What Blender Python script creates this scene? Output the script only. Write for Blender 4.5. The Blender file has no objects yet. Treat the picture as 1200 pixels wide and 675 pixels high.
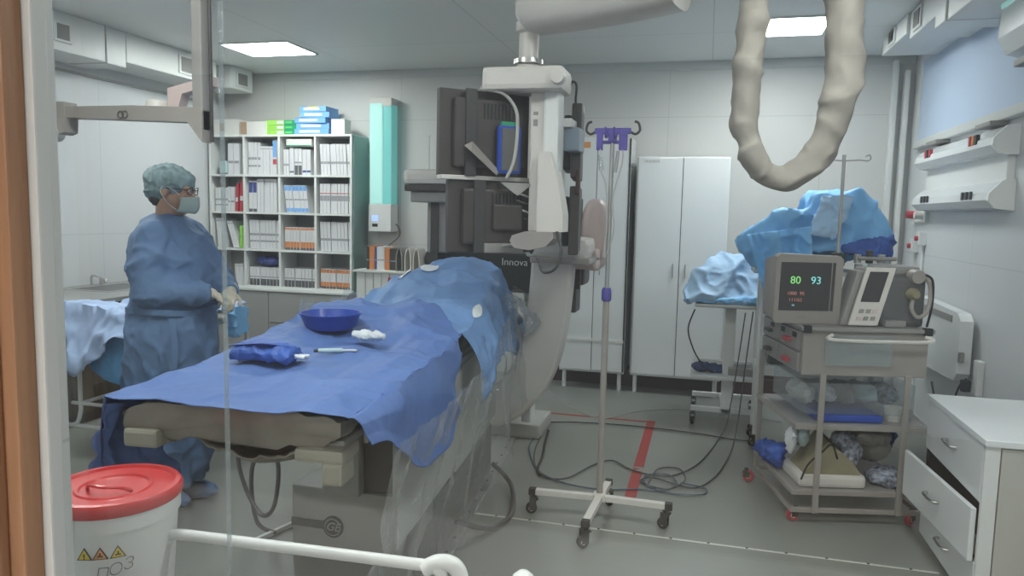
import bpy, bmesh, math, random
from mathutils import Vector, Matrix, noise
PI = math.pi
sc = bpy.context.scene
COL = sc.collection
WM = {}          # object -> world matrix, so that parts can be written in world coordinates
rnd = random.Random(7)

# ------------------------------------------------------------------ materials
def mat(name, col, rough=.5, metal=0., var=.0, scale=8., bump=0., bscale=60., emit=None, es=0., coat=0., stretch=None):
    m = bpy.data.materials.new(name); m.use_nodes = True
    nt = m.node_tree; b = nt.nodes['Principled BSDF']
    b.inputs['Base Color'].default_value = (*col, 1); b.inputs['Roughness'].default_value = rough
    b.inputs['Metallic'].default_value = metal
    b.inputs['Coat Weight'].default_value = coat
    tc = nt.nodes.new('ShaderNodeTexCoord'); src = tc.outputs['Object']
    if stretch:
        mp = nt.nodes.new('ShaderNodeMapping'); mp.inputs['Scale'].default_value = stretch
        nt.links.new(src, mp.inputs[0]); src = mp.outputs[0]
    if var > 0:
        n = nt.nodes.new('ShaderNodeTexNoise'); n.inputs['Scale'].default_value = scale; n.inputs['Detail'].default_value = 4
        nt.links.new(src, n.inputs['Vector'])
        r = nt.nodes.new('ShaderNodeValToRGB')
        r.color_ramp.elements[0].position = .3; r.color_ramp.elements[1].position = .7
        r.color_ramp.elements[0].color = (*[max(0, c * (1 - var)) for c in col], 1)
        r.color_ramp.elements[1].color = (*[min(1, c * (1 + var)) for c in col], 1)
        nt.links.new(n.outputs[0], r.inputs[0]); nt.links.new(r.outputs[0], b.inputs['Base Color'])
    if bump > 0:
        n = nt.nodes.new('ShaderNodeTexNoise'); n.inputs['Scale'].default_value = bscale; n.inputs['Detail'].default_value = 3
        nt.links.new(src, n.inputs['Vector'])
        bp = nt.nodes.new('ShaderNodeBump'); bp.inputs['Strength'].default_value = bump; bp.inputs['Distance'].default_value = .01
        nt.links.new(n.outputs[0], bp.inputs['Height']); nt.links.new(bp.outputs[0], b.inputs['Normal'])
    if emit:
        b.inputs['Emission Color'].default_value = (*emit, 1); b.inputs['Emission Strength'].default_value = es
    return m

def srgb(r, g, b):
    f = lambda c: (c / 255 / 12.92) if c <= 10 else ((c / 255 + .055) / 1.055) ** 2.4
    return (f(r), f(g), f(b))

def panel_mat(name, col, axes, w, h, mortar):
    """painted wall panels with fine joints; axes picks the two object axes of the wall"""
    m = mat(name, col, .45)
    nt = m.node_tree; b = nt.nodes['Principled BSDF']
    tc = nt.nodes.new('ShaderNodeTexCoord'); s = nt.nodes.new('ShaderNodeSeparateXYZ'); c = nt.nodes.new('ShaderNodeCombineXYZ')
    nt.links.new(tc.outputs['Object'], s.inputs[0])
    nt.links.new(s.outputs[axes[0]], c.inputs[0]); nt.links.new(s.outputs[axes[1]], c.inputs[1])
    br = nt.nodes.new('ShaderNodeTexBrick'); br.offset = 0; br.squash = 1
    br.inputs['Scale'].default_value = 1; br.inputs['Brick Width'].default_value = w; br.inputs['Row Height'].default_value = h
    br.inputs['Mortar Size'].default_value = .003; br.inputs['Mortar Smooth'].default_value = .3
    k = lambda f: (*[x * f for x in col], 1)
    br.inputs['Color1'].default_value = k(1); br.inputs['Color2'].default_value = k(.97); br.inputs['Mortar'].default_value = k(mortar)
    nt.links.new(c.outputs[0], br.inputs['Vector']); nt.links.new(br.outputs[0], b.inputs['Base Color'])
    n = nt.nodes.new('ShaderNodeTexNoise'); n.inputs['Scale'].default_value = 120
    bp = nt.nodes.new('ShaderNodeBump'); bp.inputs['Strength'].default_value = .05
    nt.links.new(tc.outputs['Object'], n.inputs['Vector']); nt.links.new(n.outputs[0], bp.inputs['Height']); nt.links.new(bp.outputs[0], b.inputs['Normal'])
    return m

def sheet_mat(name, tint, clear, rough, bump=.4, bscale=30, milk=0.):
    """glass and clear film: mostly see-through with a sharp gloss"""
    m = bpy.data.materials.new(name); m.use_nodes = True; nt = m.node_tree
    for n in list(nt.nodes):
        if n.type != 'OUTPUT_MATERIAL': nt.nodes.remove(n)
    out = [n for n in nt.nodes if n.type == 'OUTPUT_MATERIAL'][0]
    t = nt.nodes.new('ShaderNodeBsdfTransparent'); g = nt.nodes.new('ShaderNodeBsdfGlossy')
    t.inputs[0].default_value = (*tint, 1); g.inputs['Roughness'].default_value = rough; g.inputs[0].default_value = (1, 1, 1, 1)
    lw = nt.nodes.new('ShaderNodeLayerWeight'); lw.inputs[0].default_value = .5
    mx = nt.nodes.new('ShaderNodeMixShader')
    pw = nt.nodes.new('ShaderNodeMath'); pw.operation = 'POWER'; pw.inputs[1].default_value = 4
    ad = nt.nodes.new('ShaderNodeMath'); ad.operation = 'MULTIPLY_ADD'; ad.inputs[1].default_value = .7; ad.inputs[2].default_value = 1 - clear
    nt.links.new(lw.outputs['Facing'], pw.inputs[0]); nt.links.new(pw.outputs[0], ad.inputs[0]); nt.links.new(ad.outputs[0], mx.inputs[0])
    nt.links.new(t.outputs[0], mx.inputs[1]); nt.links.new(g.outputs[0], mx.inputs[2]); nt.links.new(mx.outputs[0], out.inputs[0])
    if milk:
        d = nt.nodes.new('ShaderNodeBsdfDiffuse'); d.inputs[0].default_value = (.8, .82, .84, 1); tr = nt.nodes.new('ShaderNodeBsdfTranslucent'); tr.inputs[0].default_value = (.8, .82, .84, 1)
        a1 = nt.nodes.new('ShaderNodeMixShader'); a2 = nt.nodes.new('ShaderNodeMixShader'); a2.inputs[0].default_value = milk
        nt.links.new(d.outputs[0], a1.inputs[1]); nt.links.new(tr.outputs[0], a1.inputs[2]); nt.links.new(mx.outputs[0], a2.inputs[1]); nt.links.new(a1.outputs[0], a2.inputs[2])
        nt.links.new(a2.outputs[0], out.inputs[0])
    if bump:
        tc = nt.nodes.new('ShaderNodeTexCoord'); n = nt.nodes.new('ShaderNodeTexNoise'); n.inputs['Scale'].default_value = bscale
        n.inputs['Detail'].default_value = 5; n.inputs['Distortion'].default_value = 1.5
        bp = nt.nodes.new('ShaderNodeBump'); bp.inputs['Strength'].default_value = bump; bp.inputs['Distance'].default_value = .03
        nt.links.new(tc.outputs['Object'], n.inputs['Vector']); nt.links.new(n.outputs[0], bp.inputs['Height'])
        nt.links.new(bp.outputs[0], g.inputs['Normal'])
    return m

M = {}
M['wall'] = panel_mat('painted_wall', (.62, .615, .60), (0, 2), 1.25, 1.18, .78)
M['wall_side'] = panel_mat('painted_side_wall', (.64, .65, .67), (1, 2), 1.3, 1.26, .8)
M['ceil'] = panel_mat('ceiling_paint', (.80, .81, .80), (0, 1), 1.6, 1.9, .6)
M['floor'] = mat('green_grey_vinyl', (.215, .225, .205), .30, var=.10, scale=1.6, bump=.03, bscale=200)
M['ctrl_floor'] = mat('control_room_floor', (.25, .22, .19), .5, var=.1)
M['red_tape'] = mat('red_floor_tape', (.33, .02, .02), .45, var=.12, scale=30)
M['white_line'] = mat('white_weld_line', (.62, .62, .58), .5)
M['dark_base'] = mat('maroon_plinth', (.05, .018, .02), .5, var=.2, scale=3)
M['white'] = mat('white_enamel', (.72, .73, .72), .35)
M['whiteg'] = mat('white_gloss_laminate', (.74, .76, .77), .2, coat=.2)
M['offwhite'] = mat('off_white_plastic', (.64, .61, .57), .4, var=.03)
M['beige'] = mat('beige_plastic', (.31, .28, .26), .45, var=.05)
M['greyp'] = mat('grey_plastic', (.27, .26, .25), .45, var=.05)
M['greylam'] = mat('grey_laminate', (.36, .36, .35), .4, var=.03, scale=3)
M['dark'] = mat('dark_brown_grey_plastic', (.055, .047, .043), .5, var=.12)
M['dark2'] = mat('charcoal_plastic', (.045, .043, .042), .45, var=.1)
M['black'] = mat('black_rubber', (.015, .015, .016), .6)
M['chrome'] = mat('brushed_steel', (.62, .61, .60), .28, metal=1)
M['steel'] = mat('dull_steel', (.45, .45, .44), .4, metal=.8, var=.05)
M['wood'] = mat('stained_wood_casing', (.34, .18, .10), .4, var=.22, scale=3.5, stretch=(9, 9, .6), bump=.1, bscale=30)
M['brownpan'] = mat('dark_wood_grain_front', (.085, .065, .05), .5, var=.5, scale=4, stretch=(6, 6, .7))
M['frame'] = mat('window_frame_white', (.55, .56, .55), .4)
M['drape'] = mat('medium_blue_drape', srgb(84, 113, 172), .6, var=.10, scale=2.5, bump=.25, bscale=14)
M['drape_l'] = mat('light_blue_drape', srgb(112, 148, 198), .6, var=.10, scale=3, bump=.25, bscale=16)
M['gown'] = mat('steel_blue_gown', srgb(92, 120, 158), .7, var=.10, scale=4, bump=.3, bscale=18)
M['cyan'] = mat('sky_blue_drape', srgb(134, 198, 255), .5, var=.10, scale=3, bump=.12, bscale=12)
M['paleblue'] = mat('pale_blue_drape', srgb(172, 205, 238), .55, var=.06, scale=4, bump=.15, bscale=14)
M['lav'] = mat('lavender_blue_sheet', srgb(168, 190, 226), .6, var=.08, scale=5, bump=.2, bscale=16)
M['royal'] = mat('royal_blue_plastic', (.02, .06, .36), .35, var=.1)
M['deepblue'] = mat('deep_blue_wrap', (.035, .10, .40), .55, var=.25, scale=10, bump=.3, bscale=25)
M['purple'] = mat('violet_plastic', (.10, .08, .36), .4, var=.15, scale=30)
M['skin'] = mat('skin', (.48, .28, .20), .5, var=.06, scale=20)
M['hair'] = mat('dark_hair', (.035, .028, .025), .6, var=.3, scale=60)
M['cap'] = mat('thin_green_grey_cap', (.22, .31, .33), .7, var=.3, scale=40, stretch=(1, 1, .3), bump=.4, bscale=60)
M['mask'] = mat('pale_green_mask', (.38, .46, .44), .7)
M['glove'] = mat('latex_glove', (.52, .47, .38), .4, var=.06)
M['gauze'] = mat('white_gauze', (.72, .75, .78), .8, bump=.5, bscale=90)
M['padcov'] = mat('grey_brown_mattress_cover', (.27, .25, .21), .30, var=.22, scale=7, bump=.9, bscale=9, coat=.3)
M['padlt'] = mat('cream_table_end', (.42, .40, .33), .4, var=.08)
M['basegrey'] = mat('table_base_grey', (.46, .46, .44), .35, var=.04)
M['basedark'] = mat('table_base_dark', (.11, .11, .11), .4, var=.08)
M['hose'] = mat('beige_fabric_sleeve', (.29, .265, .235), .85, var=.14, scale=6, bump=.8, bscale=10)
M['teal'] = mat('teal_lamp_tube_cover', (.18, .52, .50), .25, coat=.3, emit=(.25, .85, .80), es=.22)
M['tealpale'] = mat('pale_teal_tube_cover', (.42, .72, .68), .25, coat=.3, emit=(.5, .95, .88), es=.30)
M['tealwall'] = mat('sea_green_side_panel', (.24, .36, .34), .4)
M['red'] = mat('red_lid_plastic', (.55, .025, .03), .3, coat=.2)
M['yellow'] = mat('yellow_sticker', (.75, .55, .03), .5)
M['orangest'] = mat('orange_sticker', (.72, .33, .12), .5)
M['ink'] = mat('black_ink', (.02, .02, .02), .6)
M['orange'] = mat('orange_print', (.62, .22, .07), .5)
M['redprint'] = mat('red_print', (.45, .05, .07), .5)
M['green'] = mat('green_carton', (.10, .55, .12), .5)
M['green2'] = mat('dark_green_carton', (.01, .30, .14), .5)
M['lime'] = mat('lime_carton', (.32, .66, .10), .5)
M['bluebox'] = mat('blue_carton', (.16, .38, .75), .5)
M['navy'] = mat('navy_print', (.05, .07, .25), .5)
M['brown'] = mat('brown_tape', (.42, .28, .20), .6)
M['cardw'] = mat('white_carton', (.68, .67, .64), .6, var=.04)
M['paper'] = mat('white_paper_spine', (.66, .66, .68), .6)
M['paperg'] = mat('grey_print', (.30, .30, .33), .6)
M['paperd'] = mat('charcoal_print', (.10, .10, .11), .6)
M['paleteal'] = mat('pale_teal_box', (.48, .62, .64), .5)
M['screen'] = mat('monitor_glass', (.045, .040, .042), .15)
M['glowg'] = mat('green_digits', (.1, .4, .1), .5, emit=(.35, .9, .30), es=.6)
M['glowc'] = mat('cyan_digits', (.1, .4, .4), .5, emit=(.30, .85, .80), es=.6)
M['glowr'] = mat('dim_red_digits', (.3, .12, .1), .5, emit=(.8, .35, .30), es=.25)
M['lcd'] = mat('small_blue_display', (.2, .3, .6), .3, emit=(.40, .55, 1.), es=.9)
M['blind'] = mat('blue_white_blind', (.46, .55, .70), .6, var=.04, scale=1.2)
M['pink'] = mat('pinkish_enamel', (.62, .50, .48), .35)
M['plaster'] = mat('warm_white_enamel', (.50, .49, .45), .35)
M['patterned'] = mat('patterned_bag', (.22, .24, .30), .5, var=.8, scale=45)
M['tan'] = mat('tan_canvas', (.26, .23, .15), .6, var=.15)
M['navycl'] = mat('navy_cloth', (.03, .05, .14), .7, var=.2)
M['cable'] = mat('grey_cable', (.055, .06, .065), .5)
M['cablew'] = mat('pale_cable', (.45, .44, .42), .5)
M['cableb'] = mat('blue_grey_cable', (.08, .11, .16), .5)
M['desk'] = mat('pale_desk_laminate', (.62, .60, .58), .3)
M['lamp'] = mat('lamp_diffuser', (.9, .9, .9), .5, emit=(.95, 1., .97), es=32.)
M['lamp2'] = mat('bright_lamp_diffuser', (.9, .9, .9), .5, emit=(1., .96, .9), es=45.)  # glow for the added, unseen lamps above the control desk
M['glass'] = sheet_mat('lead_glass', (.97, .98, .975), .955, 0.0, bump=0)
M['film'] = sheet_mat('clear_polythene', (.97, .98, .98), .92, .10, bump=1.0, bscale=14, milk=.14)
M['acryl'] = sheet_mat('clear_acrylic', (.88, .93, .94), .88, .08, bump=.3, bscale=30, milk=.12)
for k in ('glass', 'film', 'acryl'):
    pass

# ------------------------------------------------------------------ mesh builder
class MB:
    def __init__(s): s.v = []; s.f = []; s.mi = []; s.m = 0
    def add(s, vs, fs, M4=None, mi=None):
        o = len(s.v)
        for v in vs:
            v = Vector(v)
            s.v.append(M4 @ v if M4 is not None else v)
        for f in fs: s.f.append([i + o for i in f]); s.mi.append(s.m if mi is None else mi)
        return s
    def box(s, x0, x1, y0, y1, z0, z1, bv=0., M4=None, mi=None):
        """box, with chamfered edges when bv > 0"""
        hx, hy, hz = (x1 - x0) / 2, (y1 - y0) / 2, (z1 - z0) / 2; c = ((x0 + x1) / 2, (y0 + y1) / 2, (z0 + z1) / 2)
        T = Matrix.Translation(c)
        if M4 is not None: T = M4 @ T
        if bv <= 0:
            vs = [(a * hx, b * hy, d * hz) for d in (-1, 1) for b in (-1, 1) for a in (-1, 1)]
            return s.add(vs, [(0, 2, 3, 1), (4, 5, 7, 6), (0, 1, 5, 4), (2, 6, 7, 3), (0, 4, 6, 2), (1, 3, 7, 5)], T, mi)
        bm = bmesh.new(); bmesh.ops.create_cube(bm, size=1)
        for v in bm.verts: v.co = Vector((v.co.x * 2 * hx, v.co.y * 2 * hy, v.co.z * 2 * hz))
        bmesh.ops.bevel(bm, geom=bm.edges[:], offset=min(bv, hx * .95, hy * .95, hz * .95), segments=2, affect='EDGES', profile=.6)
        bm.verts.index_update(); s.frombm(bm, T, mi); return s
    def cb(s, c, d, bv=0., rz=0., R=None, mi=None):
        """box by centre and size, turned by rz about its own centre or by matrix R"""
        M4 = Matrix.Translation(c) @ (R.to_4x4() if R is not None else Matrix.Rotation(rz, 4, 'Z'))
        return s.box(-d[0] / 2, d[0] / 2, -d[1] / 2, d[1] / 2, -d[2] / 2, d[2] / 2, bv, M4, mi)
    def frombm(s, bm, M4=None, mi=None):
        bm.verts.index_update()
        s.add([v.co.copy() for v in bm.verts], [[v.index for v in f.verts] for f in bm.faces], M4, mi); bm.free()
    def rings(s, rings, cap=True, mi=None, closed=False):
        n = len(rings[0]); vs = [p for r in rings for p in r]; fs = []
        m = len(rings)
        for i in range(m if closed else m - 1):
            a, b = i * n, ((i + 1) % m) * n
            for j in range(n):
                k = (j + 1) % n; fs.append((a + j, a + k, b + k, b + j))
        if cap and not closed:
            fs.append(tuple(reversed(range(n)))); fs.append(tuple(range((m - 1) * n, m * n)))
        return s.add(vs, fs, None, mi)
    def tube(s, pts, r, n=10, closed=False, mi=None, sq=None):
        """swept circle (or rectangle sq=(a,b)) along points; r a number or a list"""
        P = [Vector(p) for p in pts]; m = len(P); R = r if isinstance(r, (list, tuple)) else [r] * m
        T = []
        for i in range(m):
            a = P[(i - 1) % m] if (closed or i > 0) else P[i]; b = P[(i + 1) % m] if (closed or i < m - 1) else P[i]
            T.append((b - a).normalized())
        up = Vector((0, 0, 1)) if abs(T[0].z) < .95 else Vector((1, 0, 0))
        N = (up - T[0] * up.dot(T[0])).normalized(); rr = []
        for i in range(m):
            N = (N - T[i] * N.dot(T[i])); N = N.normalized() if N.length > 1e-6 else Vector((1, 0, 0)); B = T[i].cross(N)
            if sq: rr.append([P[i] + N * a * sq[1] / 2 + B * b * sq[0] / 2 for a, b in ((1, 1), (1, -1), (-1, -1), (-1, 1))])
            else: rr.append([P[i] + (N * math.cos(2 * PI * j / n) + B * math.sin(2 * PI * j / n)) * R[i] for j in range(n)])
        return s.rings(rr, True, mi, closed)
    def cyl(s, p0, p1, r0, r1=None, n=20, mi=None): return s.tube([p0, p1], [r0, r0 if r1 is None else r1], n, mi=mi)
    def lathe(s, prof, c=(0, 0, 0), n=32, axis='Z', mi=None):
        rr = []
        for r, h in prof:
            rr.append([(c[0] + r * math.cos(2 * PI * j / n), c[1] + r * math.sin(2 * PI * j / n), c[2] + h) if axis == 'Z' else
                       ((c[0] + r * math.cos(2 * PI * j / n), c[1] + h, c[2] + r * math.sin(2 * PI * j / n)) if axis == 'Y' else
                        (c[0] + h, c[1] + r * math.cos(2 * PI * j / n), c[2] + r * math.sin(2 * PI * j / n))) for j in range(n)])
        return s.rings(rr, True, mi)
    def ball(s, c, r, M4=None, u=20, v=12, mi=None):
        bm = bmesh.new(); bmesh.ops.create_uvsphere(bm, u_segments=u, v_segments=v, radius=1)
        r = (r, r, r) if not isinstance(r, (tuple, list)) else r
        T = Matrix.Translation(c) @ (M4 if M4 is not None else Matrix()) @ Matrix.Diagonal((*r, 1)); s.frombm(bm, T, mi); return s
    def prism(s, poly, a0, a1, plane='XZ', mi=None):
        """extrude a 2-d outline along the third axis from a0 to a1"""
        f = {'XZ': lambda p, a: (p[0], a, p[1]), 'XY': lambda p, a: (p[0], p[1], a), 'YZ': lambda p, a: (a, p[0], p[1])}[plane]
        return s.rings([[f(p, a0) for p in poly], [f(p, a1) for p in poly]], True, mi)
    def grid(s, nu, nv, fn, mi=None):
        vs = [fn(i / nu, j / nv) for j in range(nv + 1) for i in range(nu + 1)]
        fs = [(j * (nu + 1) + i, j * (nu + 1) + i + 1, (j + 1) * (nu + 1) + i + 1, (j + 1) * (nu + 1) + i) for j in range(nv) for i in range(nu)]
        return s.add(vs, fs, None, mi)
    def hull(s, pts, mi=None):
        bm = bmesh.new()
        for p in pts: bm.verts.new(p)
        r = bmesh.ops.convex_hull(bm, input=bm.verts[:])
        bmesh.ops.delete(bm, geom=[e for e in r['geom_interior'] if isinstance(e, bmesh.types.BMVert)], context='VERTS') if r['geom_interior'] else None
        s.frombm(bm, None, mi); return s

def spline(pts, k=8, closed=False):
    P = [Vector(p) for p in pts]; n = len(P); out = []
    g = (lambda i: P[i % n]) if closed else (lambda i: P[max(0, min(n - 1, i))])
    for i in range(n if closed else n - 1):
        a, b, c, d = g(i - 1), g(i), g(i + 1), g(i + 2)
        for j in range(k):
            t = j / k
            out.append(.5 * ((2 * b) + (c - a) * t + (2 * a - 5 * b + 4 * c - d) * t * t + (3 * b - a - 3 * c + d) * t ** 3))
    if not closed: out.append(P[-1])
    return out

def obj(name, mb, m, parent=None, smooth=False, local=False, solid=0., mods=None):
    """link one builder as one mesh object; world coordinates unless local"""
    me = bpy.data.meshes.new(name)
    if parent is not None and not local:
        inv = WM[parent].inverted(); org = inv
    elif parent is None and not local:
        lo = [min(v[i] for v in mb.v) for i in range(3)]; hi = [max(v[i] for v in mb.v) for i in range(3)]
        c = Vector(((lo[0] + hi[0]) / 2, (lo[1] + hi[1]) / 2, lo[2])); org = Matrix.Translation(-c)
    else: org = Matrix()
    me.from_pydata([tuple(org @ v) for v in mb.v], [], mb.f)
    ms = m if isinstance(m, (list, tuple)) else [m]
    for x in ms: me.materials.append(M[x] if isinstance(x, str) else x)
    me.polygons.foreach_set('material_index', mb.mi)
    bm = bmesh.new(); bm.from_mesh(me); bmesh.ops.recalc_face_normals(bm, faces=bm.faces[:]); bm.to_mesh(me); bm.free()
    if smooth:
        me.polygons.foreach_set('use_smooth', [True] * len(me.polygons))
        me.set_sharp_from_angle(angle=math.radians(40 if smooth is True else smooth))
    o = bpy.data.objects.new(name, me); COL.objects.link(o)
    if parent is not None:
        o.parent = parent; WM[o] = WM[parent].copy()
        if local: pass
    elif not local:
        o.location = c; WM[o] = Matrix.Translation(c)
    else: WM[o] = Matrix()
    if solid:
        sm = o.modifiers.new('thickness', 'SOLIDIFY'); sm.thickness = solid; sm.offset = 0
    return o

def tag(o, label, cat, group=None, kind=None):
    o['label'] = label; o['category'] = cat
    if group: o['group'] = group
    if kind: o['kind'] = kind
    return o
def root(name, loc, label, cat, rz=0, group=None, rot=None):
    o = bpy.data.objects.new(name, None); COL.objects.link(o); o.empty_display_size = .1
    o.location = loc; o.rotation_euler = rot or (0, 0, rz); tag(o, label, cat, group)
    WM[o] = Matrix.Translation(loc) @ (Matrix.Rotation(rz, 4, 'Z') if rot is None else __import__('mathutils').Euler(rot).to_matrix().to_4x4())
    return o
def thing(name, mb, m, label, cat, group=None, smooth=False, **k): return tag(obj(name, mb, m, None, smooth, **k), label, cat, group)
def struct(name, mb, m, parent=None, smooth=False):
    o = obj(name, mb, m, parent, smooth)
    if parent is None: o['kind'] = 'structure'
    return o
def dup(r, loc, rz=None, label=None, group=None):
    def cp(o, par):
        c = o.copy(); COL.objects.link(c); c.parent = par
        for ch in [x for x in kids.get(o, [])]: cp(ch, c)
        return c
    kids = {}
    for o in COL.objects:
        if o.parent: kids.setdefault(o.parent, []).append(o)
    c = cp(r, None); c.location = loc
    if rz is not None: c.rotation_euler = (0, 0, rz)
    if label: c['label'] = label
    if group: c['group'] = group
    return c
def text(s, size, m, parent, M4, name='lettering', shear=0., depth=.0008, bold=0.):
    """raised lettering; M4 places the text's own XY plane in the world"""
    cu = bpy.data.curves.new('lettering', 'FONT'); cu.body = s; cu.size = size; cu.align_x = 'CENTER'; cu.align_y = 'CENTER'
    cu.extrude = depth; cu.shear = shear; cu.offset = bold
    t = bpy.data.objects.new('tmp', cu); COL.objects.link(t)
    dg = bpy.context.evaluated_depsgraph_get(); me = bpy.data.meshes.new_from_object(t.evaluated_get(dg))
    bpy.data.objects.remove(t)
    W = (WM[parent].inverted() if parent is not None else Matrix()) @ M4
    me.transform(W); me.materials.clear(); me.materials.append(M[m])
    o = bpy.data.objects.new(name, me); COL.objects.link(o); o.parent = parent; WM[o] = WM[parent].copy() if parent is not None else Matrix()
    return o
def frame(o, x, y):
    """matrix whose local X and Y run along world vectors x and y, at o"""
    x = Vector(x).normalized(); y = Vector(y); y = (y - x * y.dot(x)).normalized(); z = x.cross(y)
    return Matrix(((x.x, y.x, z.x, o[0]), (x.y, y.y, z.y, o[1]), (x.z, y.z, z.z, o[2]), (0, 0, 0, 1)))
def fuse(name, mb, m, parent=None, vox=.012, smooth_it=6, disp=None, dec=None):
    """one continuous surface from overlapping closed shapes (voxel remesh), then optional displacement"""
    me = bpy.data.meshes.new('tmp'); me.from_pydata([tuple(v) for v in mb.v], [], mb.f)
    t = bpy.data.objects.new('tmp', me); COL.objects.link(t)
    r = t.modifiers.new('r', 'REMESH'); r.mode = 'VOXEL'; r.voxel_size = vox
    if smooth_it:
        q = t.modifiers.new('s', 'SMOOTH'); q.factor = .5; q.iterations = smooth_it
    if dec:
        q = t.modifiers.new('d', 'DECIMATE'); q.ratio = dec
    dg = bpy.context.evaluated_depsgraph_get(); e = bpy.data.meshes.new_from_object(t.evaluated_get(dg))
    bpy.data.objects.remove(t)
    b = MB(); ns = [v.normal.copy() for v in e.vertices]
    vs = [v.co + (ns[i] * disp(v.co) if disp else Vector()) for i, v in enumerate(e.vertices)]
    b.add(vs, [list(p.vertices) for p in e.polygons])
    return obj(name, b, m, parent, smooth=60)
def capsule(mb, a, b, ra, rb, n=14):
    a, b = Vector(a), Vector(b); d = (b - a).normalized()
    ps, rs = [], []
    for k in range(5):
        t = PI / 2 * (1 - k / 4); ps.append(a - d * ra * math.sin(t)); rs.append(max(ra * math.cos(t), ra * .05))
    for k in range(5):
        t = PI / 2 * k / 4; ps.append(b + d * rb * math.sin(t)); rs.append(max(rb * math.cos(t), rb * .05))
    mb.tube(ps, rs, n)
def ridge(p, f=3., a=.01, seed=0.):
    """crumpled-cloth relief: creases where the noise changes sign"""
    q = Vector(p) * f + Vector((seed, seed * .7, -seed))
    n1 = 1 - min(1, abs(noise.noise(q)) * 3.2); n2 = 1 - min(1, abs(noise.noise(q * 2.3 + Vector((5, 1, 2)))) * 3)
    return a * (n1 * n1 + .5 * n2 * n2 - .4)
def sstep(a, b, x):
    t = max(0., min(1., (x - a) / (b - a))); return t * t * (3 - 2 * t)

# ================================================================== SETTING
XL, XR, YF, YB, ZC = -4.8, 1.55, .70, 6.67, 2.83
struct('floor', MB().box(XL - .1, XR + .1, .8, YB + .1, -.1, 0), 'floor')
struct('floor_control_room', MB().box(XL - .1, XR + .9, -4.2, .8, -.12, -.001), 'ctrl_floor')
struct('ceiling', MB().box(XL - .1, XR + .1, .8, YB + .1, ZC, ZC + .1), 'ceil')
struct('wall_back', MB().box(XL - .1, XR + .1, YB, YB + .1, 0, ZC), 'wall')
struct('wall_left', MB().box(XL - .1, XL, .8, YB, 0, ZC), 'wall_side')
struct('wall_right', MB().box(XR, XR + .1, .8, YB, 0, ZC), 'wall_side')
WX0, WX1, WZ0, WZ1 = -.83, 1.30, .90, 2.45
b = MB(); b.box(XL - .1, WX0, .70, .80, 0, ZC); b.box(WX1, XR + .1, .70, .80, 0, ZC)
b.box(WX0, WX1, .70, .80, 0, WZ0); b.box(WX0, WX1, .70, .80, WZ1, ZC)
struct('wall_front', b, 'wall')
# observation window: wooden casing on the near side, white frame, two panes
b = MB(); b.box(-1.12, -.77, .672, .70, .6, 2.75, .003); b.box(-1.12, -.79, .655, .672, .6, 2.75, .004)
b.box(-.80, 1.6, .672, .70, 2.47, 2.75, .003)
struct('window_1_casing', b, 'wood')
b = MB(); b.box(-.80, -.758, .70, .722, WZ0, WZ1, .003); b.box(-.80, WX1, .70, .722, WZ0 - .02, WZ0 + .03, .003)
b.box(-.80, WX1, .70, .722, WZ1 - .03, WZ1 + .02, .003); b.box(WX1 - .035, WX1, .70, .722, WZ0, WZ1, .003)
wf = struct('window_1', b, 'frame')
b = MB(); b.box(-.765, -.5320, .728, .736, WZ0, WZ1); obj('glass_pane', b, 'glass', wf)
b = MB(); b.box(-.5311, WX1 - .03, .728, .736, WZ0, WZ1); obj('glass_pane', b, 'glass', wf)
obj('pane_joint', MB().box(-.5319, -.5312, .728, .736, WZ0, WZ1), 'acryl', wf)

# ceiling shadow-gap rail along the back wall, plinth, corner pipe and wall trim
struct('trim_1', MB().box(XL, XR, YB - .012, YB, 2.755, 2.83, .004), 'frame')
struct('baseboard_cabinets', MB().box(-1.35, 1.2, 6.50, 6.52, 0, .145), 'dark_base')
struct('baseboard_back', MB().box(-1.45, XR, YB - .02, YB, 0, .15), 'dark_base')
struct('baseboard_left', MB().box(XL, XL + .015, .8, YB, 0, .09), 'greylam')
struct('baseboard_right', MB().box(XR - .015, XR, .8, YB, 0, .09), 'greylam')
b = MB(); b.box(1.375, 1.415, 6.60, YB, .0, 2.78, .008); b.box(1.46, 1.50, 6.60, YB, .0, 2.70, .008)
struct('trim_2', b, 'white')
struct('trim_3', MB().box(XL, XL + .012, .8, 6.3, 2.50, 2.52), 'greylam')

# floor markings
b = MB()
b.box(-.365, -.305, 3.79, 4.30, .0002, .0015); b.prism([(-.365, 4.30), (-.325, 4.34), (-.365, 4.36)], .0002, .0015, 'XY')
b.box(-.365, -.305, 4.38, 5.42, .0002, .0015); b.box(-1.9, -.365, 5.37, 5.40, .0002, .0015); b.box(-3.34, -3.27, 2.9, 3.75, .0002, .0015)
struct('floor_red_stripe', b, 'red_tape')
b = MB(); b.box(-1.15, 1.03, 3.412, 3.424, .0002, .002)
struct('floor_white_seam', b, 'white_line')
b = MB()
for i in range(12): b.lathe([(.005, 0), (.007, .002), (.004, .004)], (-.95 + i * .17, 3.418, .001), 8)
struct('floor_seam_screws', b, 'dark2')
# steel track plate on the floor beside the table
b = MB(); M4 = Matrix.Translation((-1.0, 2.75, 0)) @ Matrix.Rotation(math.radians(5.2), 4, 'Z')
b.box(-.13, .0, 0, 2.1, 0, .004, .001, M4); b.box(-.012, -.004, 0, 2.1, .004, .008, 0, M4)
tp = thing('floor_track_plate', b, 'steel', 'dull metal floor plate with a screwed edge strip beside the table base', 'floor plate')
for i in range(14):
    o = obj('screw', MB().lathe([(.007, 0), (.007, .003), (.004, .005)], tuple(M4 @ Vector((-.03, .07 + i * .15, .004))), 8), 'dark2', tp)

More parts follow.
